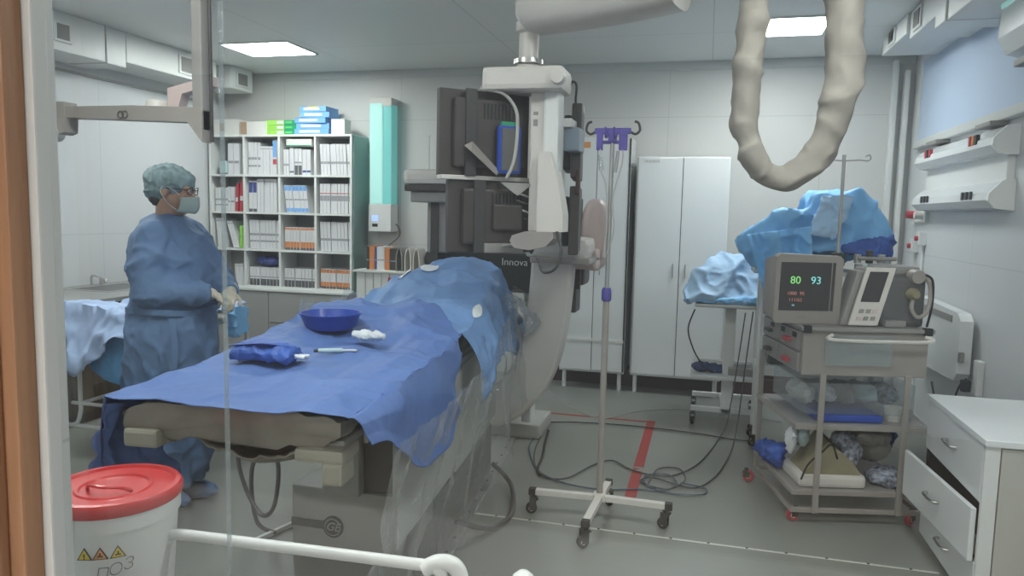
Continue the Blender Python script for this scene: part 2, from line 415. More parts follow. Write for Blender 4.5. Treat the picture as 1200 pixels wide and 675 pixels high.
# ---- ceiling lamps: the two in view and the others that light the room
def lamp(x0, x1, y0, y1, label):
    r = root('ceiling_light', ((x0 + x1) / 2, (y0 + y1) / 2, ZC - .012), label, 'ceiling light', group='ceiling panels')
    e = .018; b = MB()
    b.box(x0 - e, x1 + e, y0 - e, y0, ZC - .012, ZC); b.box(x0 - e, x1 + e, y1, y1 + e, ZC - .012, ZC)
    b.box(x0 - e, x0, y0, y1, ZC - .012, ZC); b.box(x1, x1 + e, y0, y1, ZC - .012, ZC)
    obj('lamp_frame', b, 'white', r); obj('diffuser', MB().box(x0, x1, y0, y1, ZC - .008, ZC), 'lamp', r)
lamp(-3.92, -3.32, 5.40, 5.86, 'square white ceiling light panel above the binder shelf')
lamp(.17, .72, 5.33, 5.82, 'square white ceiling light panel behind the hanging sleeve loop')
lamp(-3.92, -3.32, 3.0, 3.5, 'white ceiling light panel above the gowned person')
lamp(.2, .75, 1.9, 2.4, 'white ceiling light panel near the glass, over the drawer cabinet side')
lamp(-1.9, -1.35, 1.5, 2.0, 'white ceiling light panel over the foot of the table')

# ---- ducts under the ceiling
def duct(name, x0, x1, segs, label, side, grilles):
    r = root(name, ((x0 + x1) / 2, segs[0][0], segs[0][2]), label, 'duct')
    for (ya, yb, zb, dx) in segs:
        xa, xb = (x0, x1 + dx) if side == 'L' else (x0 - dx, x1)
        obj('duct_section', MB().box(xa, xb, ya + .004, yb - .004, zb, ZC - .002, .006), 'white', r)
    for (y, w, z0, z1, dx) in grilles:
        xf = x1 + dx if side == 'L' else x0 - dx; s = 1 if side == 'L' else -1
        g = obj('vent_grille', MB().box(min(xf, xf + s * .012), max(xf, xf + s * .012), y - w / 2 - .025, y + w / 2 + .025, z0 - .02, z1 + .02, .003), 'white', r)
        b = MB()
        for k in range(7):
            zz = z0 + (z1 - z0) * (k + .5) / 7; b.box(min(xf + s * .012, xf + s * .017), max(xf + s * .012, xf + s * .017), y - w / 2, y + w / 2, zz - .009, zz + .009)
        obj('grille_slat', b, 'greyp', g)
duct('air_duct', XL + .002, -4.42, [(1.6, 3.55, 2.56, 0), (3.55, 4.72, 2.56, .0), (4.72, 4.92, 2.555, .005), (4.92, 6.02, 2.60, 0), (6.2, 6.55, 2.62, .02)],
     'white boxed air duct with grilles under the ceiling on the left wall', 'L', [(4.33, .10, 2.64, 2.74, 0), (5.62, .17, 2.65, 2.77, 0), (6.37, .14, 2.67, 2.77, .02)])
duct('air_duct', 1.19, 1.548, [(1.6, 4.55, 2.58, .0), (4.55, 4.75, 2.58, .01), (4.75, 5.35, 2.66, .0), (5.35, 6.05, 2.70, .02)],
     'white stepped air duct with two small grilles above the blue window blind', 'R', [(5.15, .12, 2.70, 2.79, 0), (5.72, .12, 2.73, 2.80, .02)])

# ---- window with blind, right wall
b = MB(); b.box(XR - .05, XR, .9, 6.42, 2.06, 2.115, .006); b.box(XR - .03, XR, 6.36, 6.42, 2.11, 2.70, .004)
w2 = struct('window_2', b, 'frame')
obj('blind', MB().box(XR - .022, XR - .004, .95, 6.36, 2.115, 2.72), 'blind', w2)
b = MB()
for y in (4.75, 5.75): b.box(XR - .09, XR - .0, y - .12, y + .12, 2.035, 2.06, .004)
obj('blind_bracket', b, 'greyp', w2)

# ---- medical wall panel with two rounded ledges
r = root('medical_wall_panel', (XR - .05, 5.25, 1.58), 'long white service panel with two rounded ledges and small sockets below the blind', 'wall panel')
obj('back_plate', MB().box(XR - .04, XR, 4.48, 5.98, 1.60, 1.98, .004), 'white', r)
def lobe(z0, z1): return [(XR - .002, z0), (XR - .09, z0 + .01), (XR - .125, z0 + .05), (XR - .12, z0 + .09), (XR - .06, z1 - .01), (XR - .002, z1)]
for z0, z1 in ((1.575, 1.735), (1.865, 2.02)):
    obj('ledge', MB().prism([(x, z) for x, z in lobe(z0, z1)], 4.46, 5.98, 'XZ'), 'whiteg', r)
    b = MB().prism([(x - .004 if x < XR - .01 else x, z) for x, z in lobe(z0 - .004, z1 + .004)], 4.44, 4.462, 'XZ'); obj('end_cap', b, 'white', r)
for y, ms in ((5.72, ('redprint', 'ink', 'redprint')), (4.82, ('redprint', 'orange', 'ink'))):
    for k, m_ in enumerate(ms): obj('socket', MB().cb((XR - .118, y - .05 * k, 1.965), (.02, .035, .055), .004), m_, r)
for y in (5.72, 4.86):
    for k in range(3): obj('rocker_switch', MB().cb((XR - .128, y - .07 * k, 1.655), (.012, .028, .045), .003), 'dark2', r)
# ---- gas valves / sockets in the corner below
r = root('wall_valve_unit', (XR - .05, 6.15, 1.2), 'small white wall valve unit with red and dark fittings in the corner', 'valve unit')
obj('back_plate', MB().box(XR - .03, XR, 5.98, 6.34, 1.50, 1.60, .006), 'white', r)
for y, z, m_ in ((6.27, 1.555, 'redprint'), (6.05, 1.55, 'offwhite')): obj('valve', MB().lathe([(.0, -.09), (.028, -.085), (.03, -.03), (.022, 0)], (XR, y, z), 14, 'X'), m_, r, smooth=True)
for y, z in ((6.24, 1.32), (6.05, 1.38)):
    b = MB().box(XR - .05, XR, y - .04, y + .04, z - .05, z + .05, .006); o = obj('socket_box', b, 'white', r)
    obj('red_knob', MB().lathe([(0, -.075), (.018, -.07), (.018, -.05)], (XR, y, z), 12, 'X'), 'redprint', o)
obj('conduit', MB().tube([(XR - .01, 6.05, 1.33), (XR - .01, 6.05, .1)], .01, 8), 'white', r)
# ---- electric heater
r = root('electric_heater', (XR - .05, 5.3, .55), 'white electric convector heater with rounded corners on the right wall', 'heater')
b = MB(); b.prism([(4.80, .62), (4.84, .57), (5.72, .53), (5.77, .57), (5.77, .95), (5.73, .99), (4.86, .97), (4.80, .93)], XR - .10, XR - .03, 'YZ'); obj('heater_body', b, 'whiteg', r)
obj('top_grille', MB().box(XR - .104, XR - .099, 4.95, 5.68, .905, .945), 'greyp', r)
obj('mounting_rail', MB().box(XR - .03, XR, 4.95, 5.6, .6, .9), 'greyp', r)
obj('thermostat_knob', MB().cb((XR - .085, 4.79, .72), (.03, .03, .06), .006), 'greyp', r)
# ---- socket with plug
r = root('wall_socket', (XR - .01, 4.72, .55), 'white wall socket with a black plug above the drawer cabinet', 'socket')
obj('socket_plate', MB().box(XR - .035, XR, 4.66, 4.74, .52, .72, .006), 'white', r)
obj('plug', MB().cb((XR - .06, 4.76, .56), (.05, .045, .07), .01), 'black', r)
obj('plug_cord', MB().tube(spline([(XR - .06, 4.76, .6), (XR - .07, 4.85, .52), (XR - .04, 5.05, .3), (XR - .03, 5.2, .1)], 6), .006, 8), 'black', r)
# ---- device at the top right: wall lamp housing
r = root('wall_unit', (1.45, 4.3, 2.33), 'rounded white unit with a bright strip mounted high on the right wall', 'wall unit')
b = MB(); b.prism([(1.36, 2.42), (1.40, 2.34), (1.548, 2.30), (1.548, 2.66), (1.37, 2.66)], 3.1, 4.30, 'XZ'); obj('housing', b, 'whiteg', r)
obj('grey_foot', MB().box(1.42, 1.548, 3.2, 4.25, 2.27, 2.305, .006), 'greyp', r)
obj('top_strip', MB().box(1.355, 1.372, 3.12, 4.28, 2.56, 2.62, .003), 'tealpale', r)

# ================================================================== SHELF, CABINETS AND COUNTER
SX = [-4.76, -4.38, -3.995, -3.61, -3.24]; SZ = [.74, 1.10, 1.46, 1.82, 2.20]
r = root('cube_shelf', (-4.0, 6.5, .72), 'white open shelf of sixteen compartments filled with binders, on grey base cabinets', 'shelf')
for i, x in enumerate(SX): obj('side_panel' if i in (0, 4) else 'divider', MB().box(x - .011, x + .011, 6.352, 6.65, .72, 2.20, .001), 'white', r)
for z in SZ: obj('shelf_board', MB().box(SX[0] - .012, SX[4] + .012, 6.348, 6.652, z - .02, z, .001), 'white', r)
obj('back_panel', MB().box(SX[0], SX[4], 6.652, 6.664, .72, 2.2), 'greylam', r)
obj('sea_green_side', MB().box(-3.227, -3.216, 6.37, 6.66, .72, 2.19), 'tealwall', r)
def base_cab(x0, x1, label, doors):
    r = root('base_cabinet', ((x0 + x1) / 2, 6.45, 0), label, 'cabinet', group='grey base cabinets')
    obj('cabinet_body', MB().box(x0 + .002, x1 - .002, 6.30, 6.66, .0, .70, .002), 'greylam', r)
    for (a, c, z0, z1, hz) in doors:
        d = obj('door' if z1 - z0 > .3 else 'drawer_front', MB().box(a + .003, c - .003, 6.28, 6.298, z0, z1, .002), 'greylam', r)
        obj('handle', MB().tube(spline([((a + c) / 2 - .05, 6.28, hz), ((a + c) / 2 - .045, 6.262, hz), ((a + c) / 2 + .045, 6.262, hz), ((a + c) / 2 + .05, 6.28, hz)], 4), .004, 8), 'steel', d)
base_cab(-4.70, -4.08, 'grey base cabinet under the shelf, beside the gowned person', [(-4.70, -4.08, .06, .69, .60)])
base_cab(-4.08, -3.24, 'wide grey base cabinet with a bar-handled drawer front under the shelf', [(-4.08, -3.24, .40, .69, .60), (-4.08, -3.24, .06, .39, .32)])
thing('cabinet_top', MB().box(-4.72, -3.22, 6.27, 6.66, .70, .7195, .003), 'white', 'pale ledge board between the open shelf and the grey base cabinets', 'ledge')

def binder(w, h, d, bands, lean=0.):
    """binder/book standing with its spine towards -Y; bands: (z0, z1, slot) fractions printed on the spine"""
    b = MB(); cuts = sorted({0., 1., *[x for q in bands for x in q[:2]]}); T = Matrix.Rotation(lean, 4, 'Y')
    b.box(-w / 2, w / 2, .002, d, 0, h, 0, T)
    e = w * .06
    for a, c in zip(cuts[:-1], cuts[1:]):
        mi = 0
        for q in bands:
            if q[0] <= a + 1e-6 and c <= q[1] + 1e-6: mi = q[2]
        b.box(-w / 2 + e, w / 2 - e, 0, .004, h * a, h * c, 0, T, mi)
    return b
books = {}
def book(x, y, z, w, h, d, style, lean, label, group, cat='binder', name='ring_binder'):
    mats, bands = style
    key = (round(w, 3), round(h, 3), round(d, 3), tuple(mats), tuple(bands), round(lean, 2))
    if key not in books:
        o = obj(name, binder(w, h, d, bands, lean), mats, None, local=True); books[key] = o
    else:
        o = books[key].copy(); COL.objects.link(o)
    o.location = (x, y, z); tag(o, label, cat, group)
W_, G_, D_, O_ = 'paper', 'paperg', 'paperd', 'orange'
st_w = (['paper', 'paperg'], [(.36, .44, 1)])
st_w2 = (['paper', 'paperg', 'redprint'], [(.42, .60, 1), (.66, .69, 2)])
st_w3 = (['paper', 'paperg'], [(.24, .30, 1), (.46, .54, 1)])
st_plain = (['paper', 'paperg'], [(.9, .93, 1)])
st_o = (['paper', 'orange', 'paperd'], [(.10, .36, 1), (.0, .10, 2), (.88, .97, 1)])
st_p = (['paper', 'orange', 'paperd'], [(.12, .34, 1), (.0, .12, 2), (.80, .97, 1)])
st_g = (['paper', 'paperd', 'paperg'], [(.0, .36, 1), (.44, .5, 2)])
st_b = (['paper', 'bluebox', 'paperg'], [(.80, .98, 1), (.02, .16, 1), (.45, .5, 2)])
st_n = (['paper', 'navy', 'paperd'], [(.62, .95, 1), (0., .10, 2)])
st_r = (['redprint', 'paper'], [(.35, .5, 1)])
st_gr = (['lime', 'green'], [(.5, .54, 1)])
def cell(c, rr, items, group, label, name='ring_binder', cat='binder', x_off=.014):
    """items: (count, width, height, depth, style, lean)"""
    x = SX[c] + .012 + x_off; z = SZ[3 - rr]
    tot = sum(i[0] * i[1] + .006 + abs(i[2] * math.sin(i[5])) for i in items); kf = min(1, (.356 - x_off) / tot)
    items = [(i[0], i[1] * kf, *i[2:]) for i in items]
    for (n, w, h, d, st, ln, lb, gp) in items:
        for k in range(n):
            hh = h; book(x + w / 2 + (0 if ln >= 0 else hh * math.sin(-ln)), 6.39 + (.012 if (k * 7 + n) % 5 == 0 else 0), z + (w / 2 * abs(math.sin(ln))) + .001, w * .95, hh, d, st, ln, lb or label, gp or group, cat, name)
            x += w
        x += .004 + abs(h * math.sin(ln))
def it(n, w, h, st, ln=0., lb=None, gp=None, d=.22): return (n, w, h, d, st, ln, lb, gp)
top, sec, thr, bot = 0, 1, 2, 3
g = lambda a, b_: f'binders in the {a} shelf row, {b_}'
cell(0, top, [it(2, .045, .13, (['paleteal', 'paperd'], [(0, .12, 1)]), 0, 'short pale teal box file with a dark foot, top row beside the person', 'short teal box files', .15), it(2, .065, .30, st_w, 0, 'wide white binder beside the short teal boxes in the top row', 'wide white binders in the top left compartment')], '', '', x_off=.07)
cell(1, top, [it(4, .032, .31, st_w3, 0, 'tall white binder with grey squares, left side of the second top-row compartment', 'tall square-marked binders'), it(4, .033, .27, st_plain, 0, 'white binder of medium height in the second top-row compartment', 'medium white binders, top row'), it(1, .045, .33, (['paper', 'bluebox', 'redprint'], [(.5, .98, 1), (.3, .45, 2)]), 0, 'tall binder with a violet-blue upper spine in the top row', 'violet-blue binder')], '', '')
cell(2, top, [it(2, .03, .24, st_w, 0, 'thin white binder with grey mark, third top-row compartment', 'thin white binders third compartment'), it(1, .05, .26, (['paper', 'paperd'], [(.08, .14, 1)]), 0, 'white binder with a black line near its foot, left of the third top-row compartment', 'foot-lined binder'), it(2, .04, .25, st_g, 0, 'grey-footed binder in the middle of the third top-row compartment', 'grey binders third compartment'), it(2, .045, .24, (['paper', 'navy'], [(.10, .18, 1)]), 0, 'white binder with dark blue foot line, right of the third top-row compartment', 'blue-lined binders')], '', '')
cell(3, top, [it(9, .034, .29, st_w, -.05)], g('top', 'right-hand compartment'), 'leaning white binder with a grey mid-height mark, top row, right-hand compartment')
cell(0, sec, [it(4, .035, .23, st_w3), it(3, .025, .24, st_w), it(1, .03, .27, st_r, .06, 'red-spined binder in the second row beside the person', 'red binders'), it(1, .04, .30, st_r, .04, 'taller red and white binder next to the divider, second row', 'tall red binder')], g('second', 'left-hand compartment'), 'white binder with grey print in the left-hand compartment of the second row')
cell(1, sec, [it(2, .045, .30, st_n, 0, 'white binder with navy upper spine, second row', 'navy-topped binders'), it(6, .036, .32, st_plain)], g('second', 'second compartment'), 'tall plain white binder to the right of two navy-topped binders, second row')
cell(2, sec, [it(6, .040, .26, st_b, -.12)], g('second', 'third compartment'), 'leaning white binder with blue top and foot, second row')
cell(3, sec, [it(9, .037, .28, st_w2)], g('second', 'right-hand compartment'), 'white binder with a thin red line over grey print, second row, right-hand compartment')
cell(0, thr, [it(2, .05, .29, st_plain, -.08), it(2, .035, .27, st_plain, -.30), it(2, .035, .22, st_gr, 0, 'bright green binder in the third row beside the divider', 'green binders')], g('third', 'left-hand compartment'), 'white folder slumping to the left in the third shelf row')
cell(1, thr, [it(9, .036, .28, st_w3, -.03)], g('third', 'second compartment'), 'white binder with two rows of grey print, third row, second compartment')
cell(2, thr, [it(10, .034, .22, st_o)], g('third', 'third compartment'), 'short orange and white binder in the third shelf row')
cell(3, thr, [it(9, .036, .28, st_w, -.04)], g('third', 'right-hand compartment'), 'white binder with grey mark, third row, right-hand compartment')
cell(0, bot, [it(2, .05, .2, st_plain, -.1)], g('bottom', 'left-hand compartment'), 'white folder beside the gloved hands, bottom shelf row', x_off=.22)
cell(1, bot, [it(9, .037, .18, st_g)], g('bottom', 'second compartment'), 'low white binder with a dark foot under the violet bag, bottom row')
cell(2, bot, [it(9, .037, .18, st_g)], g('bottom', 'third compartment'), 'low white binder with a dark foot, bottom row, third compartment')
cell(3, bot, [it(10, .034, .19, st_p)], g('bottom', 'right-hand compartment'), 'low orange and pale binder with a dark foot, bottom row, right-hand compartment')
b = MB(); b.ball((-4.19, 6.48, SZ[0] + .235), (.14, .1, .05)); b.ball((-4.11, 6.44, SZ[0] + .24), (.07, .07, .04))
fuse_tags = []
o = fuse('folded_bag', b, 'navy', None, .012, 3, lambda p: ridge(p, 14, .012)); tag(o, 'dark violet crumpled bag lying on the low binders in the bottom row', 'bag')
# things lying on top of the shelf and in front
def box_thing(name, c, d, mats, label, cat, group=None, rz=0, strips=()):
    r = root(name, (c[0], c[1], c[2]), label, cat, rz, group)
    obj('carton', MB().box(-d[0] / 2, d[0] / 2, -d[1] / 2, d[1] / 2, 0, d[2], .003), mats, r, local=True)
    for (a, z0, b2, z1, m_) in strips:
        obj('printed_panel', MB().box(-d[0] / 2 + a * d[0], -d[0] / 2 + b2 * d[0], -d[1] / 2 - .002, -d[1] / 2 + .002, z0 * d[2], z1 * d[2]), m_, r, local=True)
    return r
ZT = 2.2015
box_thing('paper_parcel', (-4.60, 6.50, ZT), (.30, .24, .15), 'cardw', 'white wrapped parcel at the far end of the shelf top by the wall duct', 'parcel', None, 0, [(.30, .25, .45, .75, 'brown')])
box_thing('paper_parcel', (-4.29, 6.50, ZT), (.29, .24, .125), 'cardw', 'white parcel with a broad brown tape band beside the green cartons', 'parcel', None, 0, [(.02, .03, .26, .97, 'brown')])
n = 0
for k in range(3):
    for j, (m1, m2, wd) in enumerate((('lime', 'paper', .20), ('green2', 'paper', .14))):
        box_thing('glove_carton', (-4.06 + j * .172, 6.50, ZT + k * .046), (wd, .22, .045), m1, ['lime green carton in the stack on the shelf top', 'dark green carton in the stack on the shelf top'][j], 'carton', ['lime green carton stack', 'dark green carton stack'][j], 0, [((.62, .2, .98, .8, 'paper') if j == 0 else (.1, .3, .6, .7, 'green'))])
for k, (dx, dy, w_) in enumerate(((0, 0, .36), (.005, .01, .34), (-.01, 0, .33), (.03, .0, .30), (.02, .0, .28))):
    box_thing('blue_carton', (-3.655 + dx, 6.48 + dy, ZT + k * .052), (w_, .23, .050), 'bluebox', ['bottom blue carton of the stack on the shelf top', 'second blue carton from the bottom of the stack', 'middle blue carton of the stack on the shelf top', 'second blue carton from the top of the stack', 'topmost blue carton on the shelf, with a yellow mark'][k], 'carton', None, [0, .03, -.04, .05, -.03][k],
              [(.15, .3, .75, .75, 'paper'), ] + ([(.3, .78, .7, .95, 'yellow')] if k == 4 else []))
box_thing('small_white_box', (-3.39, 6.45, ZT), (.135, .14, .14), 'cardw', 'small plain white box on the shelf top beside the blue cartons', 'box', None, .05)
box_thing('flat_white_box', (-3.79, 6.45, SZ[3] + .268), (.27, .16, .07), 'cardw', 'flat white box lying on the binders of the third top-row compartment', 'box', None, 0, [(.02, .05, .98, .18, 'green2')])

# ---- wall lamp (recirculator) with sea-green cover
r = root('wall_air_steriliser', (-3.01, 6.6, 1.30), 'tall sea-green lit wall air steriliser with a white control end', 'air steriliser')
obj('lower_housing', MB().box(-3.13, -2.90, 6.50, 6.665, 1.30, 1.56, .006), 'white', r)
obj('upper_cap', MB().box(-3.125, -2.905, 6.51, 6.665, 2.47, 2.55, .006), 'offwhite', r)
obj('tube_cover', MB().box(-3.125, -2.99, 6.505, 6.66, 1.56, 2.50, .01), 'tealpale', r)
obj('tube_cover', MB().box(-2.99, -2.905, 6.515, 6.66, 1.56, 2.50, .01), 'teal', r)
obj('display', MB().box(-3.095, -3.03, 6.496, 6.502, 1.40, 1.455), 'lcd', r); obj('button_strip', MB().box(-3.09, -3.035, 6.496, 6.502, 1.345, 1.375), 'ink', r)
obj('power_cord', MB().tube(spline([(-2.91, 6.6, 1.38), (-2.87, 6.62, 1.34), (-2.88, 6.64, 1.25), (-3.05, 6.655, 1.1), (-2.95, 6.66, 1.0)], 6), .004, 6), 'dark2', r)

# ---- low file rack with things on it
r = root('file_rack', (-2.8, 6.4, 0), 'low white rack with file compartments and a red strip behind the draped table', 'rack')
obj('rack_top', MB().box(-3.16, -2.42, 6.23, 6.60, .93, .95, .003), 'white', r)
obj('rack_body', MB().box(-3.13, -2.45, 6.25, 6.59, .68, .93, .002), 'white', r)
for x in (-3.13, -2.46):
    for y in (6.26, 6.57): obj('leg', MB().box(x - .012, x + .012, y - .012, y + .012, 0, .69), 'white', r)
b = MB()
for x in (-3.04, -2.96, -2.88, -2.80, -2.63): b.box(x - .003, x + .003, 6.246, 6.251, .69, .925)
obj('compartment_joint', b, 'greylam', r); obj('red_strip', MB().box(-2.81, -2.52, 6.240, 6.249, .85, .89), 'redprint', r)
bx = -3.07
for (w_, h_, m_, lb) in ((.03, .21, 'dark2', 'thin dark folder at the outer end of the low rack top'), (.055, .22, 'orange', 'orange folder on the low rack top'), (.02, .21, 'navy', 'thin navy folder beside the orange one on the rack'), (.08, .215, 'paper', 'wide grey-white file between two orange ones on the rack'), (.05, .20, 'orange', 'second orange-brown folder on the rack, next to the black file'), (.09, .20, 'dark2', 'wide black file on the low rack top')):
    book(bx + w_ / 2, 6.33, .9505, w_ * .96, h_, .2, ([m_, 'paperg'], [(.4, .45, 1)]), 0, lb, 'files on the low rack', 'folder', 'file_folder'); bx += w_
for i, (x, m_, lb) in enumerate(((-2.715, 'greyp', 'grey arched holder on the rack beside the black file'), (-2.63, 'offwhite', 'pale arched holder in the middle of the rack'), (-2.548, 'offwhite', 'pale arched holder nearest the dark disc on the rack'))):
    b = MB(); b.tube(spline([(x - .028, 6.36, .9505), (x - .028, 6.36, 1.08), (x - .01, 6.36, 1.15), (x + .012, 6.36, 1.15), (x + .028, 6.36, 1.06), (x + .028, 6.36, .9505)], 6), .012, 4, sq=(.18, .010))
    thing('arched_holder', b, m_, lb, 'holder')
b = MB(); b.prism([(-2.44 + .062 * math.cos(a), 1.06 + .10 * math.sin(a)) for a in [i * PI / 12 for i in range(24)]] , 6.36, 6.40, 'XZ')
b.box(-2.49, -2.425, 6.35, 6.41, .9505, .97, .003); thing('dark_disc', b, 'dark2', 'dark oval disc standing on the rack behind the draped hump', 'disc')

# ---- two white wardrobes
def wardrobe(x0, x1, zt, seam, label):
    r = root('tall_cabinet', ((x0 + x1) / 2, 6.43, 0), label, 'cabinet', group=None)
    obj('cabinet_body', MB().box(x0, x1, 6.27, 6.64, .15, zt, .003), 'whiteg', r)
    d1 = obj('door', MB().box(x0 + .008, seam - .003, 6.25, 6.268, .17, zt - .01, .002), 'whiteg', r)
    d2 = obj('door', MB().box(seam + .003, x1 - .008, 6.25, 6.268, .17, zt - .01, .002), 'whiteg', r)
    for d, x in ((d1, seam - .05), (d2, seam + .05)):
        obj('handle', MB().tube(spline([(x, 6.25, 1.0), (x, 6.232, 1.01), (x, 6.232, 1.10), (x, 6.25, 1.11)], 4), .005, 8), 'steel', d)
    for x in (x0 + .04, x1 - .04):
        for y in (6.31, 6.6): obj('leg', MB().cyl((x, y, 0), (x, y, .15), .018, n=12), 'white', r)
    obj('door_gap', MB().box(seam - .003, seam + .003, 6.262, 6.272, .17, zt - .01), 'ink', r)
    return r
ra = wardrobe(-1.20, -.64, 2.15, -.92, 'taller white two-door cabinet partly hidden by the monitor column')
obj('green_sticker', MB().box(-1.165, -1.12, 6.246, 6.251, 2.06, 2.11), 'green2', ra); obj('orange_sticker', MB().box(-1.05, -.98, 6.246, 6.251, 2.06, 2.11), 'orangest', ra)
obj('lower_panel_rail', MB().box(-1.19, -.65, 6.244, 6.25, .42, .445, .001), 'white', ra)
obj('edge_strip', MB().box(-.655, -.64, 6.245, 6.252, .17, 2.14), 'dark2', ra)
rb = wardrobe(-.585, .155, 1.99, -.215, 'wide white two-door cabinet with small bow handles against the back wall')
obj('edge_strip', MB().box(-.588, -.574, 6.246, 6.252, .17, 1.98), 'steel', rb)
text('14-0-2010', .03, 'greyp', rb, frame((-.47, 6.249, 1.95), (1, 0, 0), (0, 0, 1)))
thing('wall_control', MB().box(-1.19, -1.11, 6.63, 6.668, 2.40, 2.46, .006), 'white', 'small white control box high on the back wall behind the monitors', 'control box')

# ---- left worktop with sink and tap
r = root('sink_counter', (-4.4, 3.9, 0), 'steel-topped counter with a dark wooden front along the left wall', 'counter')
obj('counter_body', MB().box(-4.78, -4.06, 2.55, 5.25, .08, .82, .003), 'brownpan', r)
obj('counter_top', MB().box(-4.79, -4.0, 2.5, 5.3, .82, .855, .006), 'steel', r)
obj('backsplash', MB().box(-4.795, -4.775, 2.5, 4.45, .855, 1.0, .003), 'greylam', r)
b = MB(); b.box(-4.68, -4.25, 4.5, 5.1, .8551, .858); b.box(-4.64, -4.29, 4.54, 5.06, .8581, .8585, 0, mi=1); obj('sink_rim', b, ['chrome', 'basedark'], r)
obj('plinth', MB().box(-4.78, -4.10, 2.6, 5.2, 0, .08), 'dark2', r)
t = root('sink_tap', (-4.7, 4.8, .858), 'curved pale tap standing on the steel counter', 'tap')
obj('spout', MB().tube(spline([(-4.70, 4.80, .858), (-4.70, 4.80, .92), (-4.66, 4.79, .94), (-4.50, 4.72, .925), (-4.48, 4.71, .90)], 6), .011, 10), 'chrome', t, smooth=True)
obj('tap_handle', MB().cb((-4.70, 4.90, .89), (.03, .03, .06), .008), 'chrome', t)
t = root('tall_tap', (-4.6, 5.12, .855), 'upright tap with a bent spout right behind the person', 'tap')
obj('spout', MB().tube(spline([(-4.6, 5.12, .855), (-4.6, 5.12, .99), (-4.57, 5.10, 1.02), (-4.48, 5.05, 1.03)], 6), .014, 10), 'chrome', t, smooth=True)
obj('tap_base', MB().lathe([(.03, 0), (.03, .012), (.018, .03)], (-4.6, 5.12, .855), 16), 'chrome', t)

# ================================================================== PATIENT TABLE
# table frame: a runs along the table away from the glass, q across (to the right)
TA = Vector((-.09, 1, 0)).normalized(); TQ = Vector((1, .09, 0)).normalized(); T0 = Vector((-1.29, 1.80, 0))
TM = Matrix(((TQ.x, TA.x, 0, T0.x), (TQ.y, TA.y, 0, T0.y), (0, 0, 1, 0), (0, 0, 0, 1)))
def tp3(q, a, z): return T0 + TQ * q + TA * a + Vector((0, 0, z))
tab = root('operating_table', T0, 'long angiography table under blue drapes, its grey padded end towards the glass', 'operating table', math.atan2(.09, 1))
# mattress: rounded slab with a slack, gathered cover
def mattress(u, v):
    ang = u * 2 * PI; a = v * v * 3.1 if v < .2 else .124 + (v - .2) * 3.72
    c, s_ = math.cos(ang), math.sin(ang)
    q = .335 * math.copysign(abs(c) ** .35, c); z = .880 + .050 * math.copysign(abs(s_) ** .6, s_)
    sag = .010 * math.sin(q * 62 + 3 * math.sin(q * 9)) * (1 if s_ < .2 else .1)
    p = tp3(q, a, z + sag); return p + Vector((0, 0, ridge(p, 7, .012) * (1 if s_ < .3 else .3))) + TA * ((ridge(p, 6, .035) + .010 * math.sin(q * 75 + z * 60)) if 0 < v < .02 else 0) + TA * (-.02 * (1 - abs(s_)) if v < .012 else 0)
b = MB(); b.grid(80, 90, mattress); b.add([tp3(0, 0, .885)] + [mattress(i / 80, 0) for i in range(80)], [(0, 1 + (i + 1) % 80, 1 + i) for i in range(80)])
obj('mattress', b, 'padcov', tab, smooth=70)
def hang(u, v):      # slack under-cover that sags below the mattress end
    q = -.16 + .42 * u; a = 0; z = .845 - (.125 * math.sin(u * PI)) * (.55 + .45 * math.sin(v * PI))
    p = tp3(q, .02 + .5 * v, z); return p + Vector((0, 0, ridge(p, 10, .02)))
b = MB(); b.grid(40, 24, hang); obj('sagging_cover', b, 'padcov', tab, smooth=70, solid=.006)
b = MB(); b.box(-.33, .33, .02, 3.1, .825, .85, .008, TM); obj('table_top', b, 'basegrey', tab)
b = MB(); b.box(-.33, -.22, -.03, .10, .80, .855, .012, TM); obj('end_bracket', b, 'padlt', tab)
b = MB(); b.box(.20, .345, -.030, .10, .795, .835, .012, TM); b.box(.285, .345, -.035, .06, .735, .80, .010, TM); obj('end_bracket', b, 'padlt', tab)
for s_ in (-1, 1):
    b = MB(); b.box(s_ * .355 - .006, s_ * .355 + .006, .12, 2.9, .815, .845, .002, TM); obj('side_rail', b, 'steel', tab)
# column and base
b = MB(); b.box(-.10, .19, 1.0, 1.35, .28, .83, .03, TM); obj('lift_column', b, 'basedark', tab)
b = MB(); b.box(-.15, .02, .93, 1.0, .30, .83, .02, TM); obj('column_panel', b, 'basegrey', tab)
ped = obj('base_box', MB().box(-1.70, -1.20, 2.78, 3.15, 0, .305, .006), 'basegrey', tab)
obj('dark_trim', MB().box(-1.70, -1.53, 2.774, 2.782, .125, .16, .001), 'basedark', ped)
b = MB()
for rr_ in (.048, .043): b.lathe([(rr_, -.0005), (rr_, .0)], (-1.50, 2.772, .14), 32, 'Y', mi=0 if rr_ > .045 else 1)
lg = obj('round_emblem', MB().lathe([(0, -.002), (.046, -.002), (.048, 0), (.048, .006)], (-1.50, 2.774, .14), 32, 'Y'), 'dark2', ped)
obj('emblem_ring', MB().tube([(-1.50 + .036 * math.cos(i * PI / 16), 2.7705, .14 + .036 * math.sin(i * PI / 16)) for i in range(32)], .0022, 6, closed=True), 'basegrey', ped)
text('GE', .052, 'basegrey', ped, frame((-1.50, 2.770, .141), (1, 0, 0), (0, 0, 1)), shear=.35)
obj('floor_channel', MB().tube([(-1.72, 2.80, .012), (-1.90, 2.80, .012), (-1.80, 3.15, .012), (-1.72, 3.15, .012)], .012, 4, sq=(.02, .02)), 'white', tab)
b = MB(); b.prism([(.05, .0), (.33, 0), (.33, .30), (.30, .36), (.30, .62), (.08, .66), (.05, .6)], 1.35, 2.18, 'XZ')
b.v = [TM @ v for v in b.v]; obj('long_base_housing', b, 'basegrey', tab)
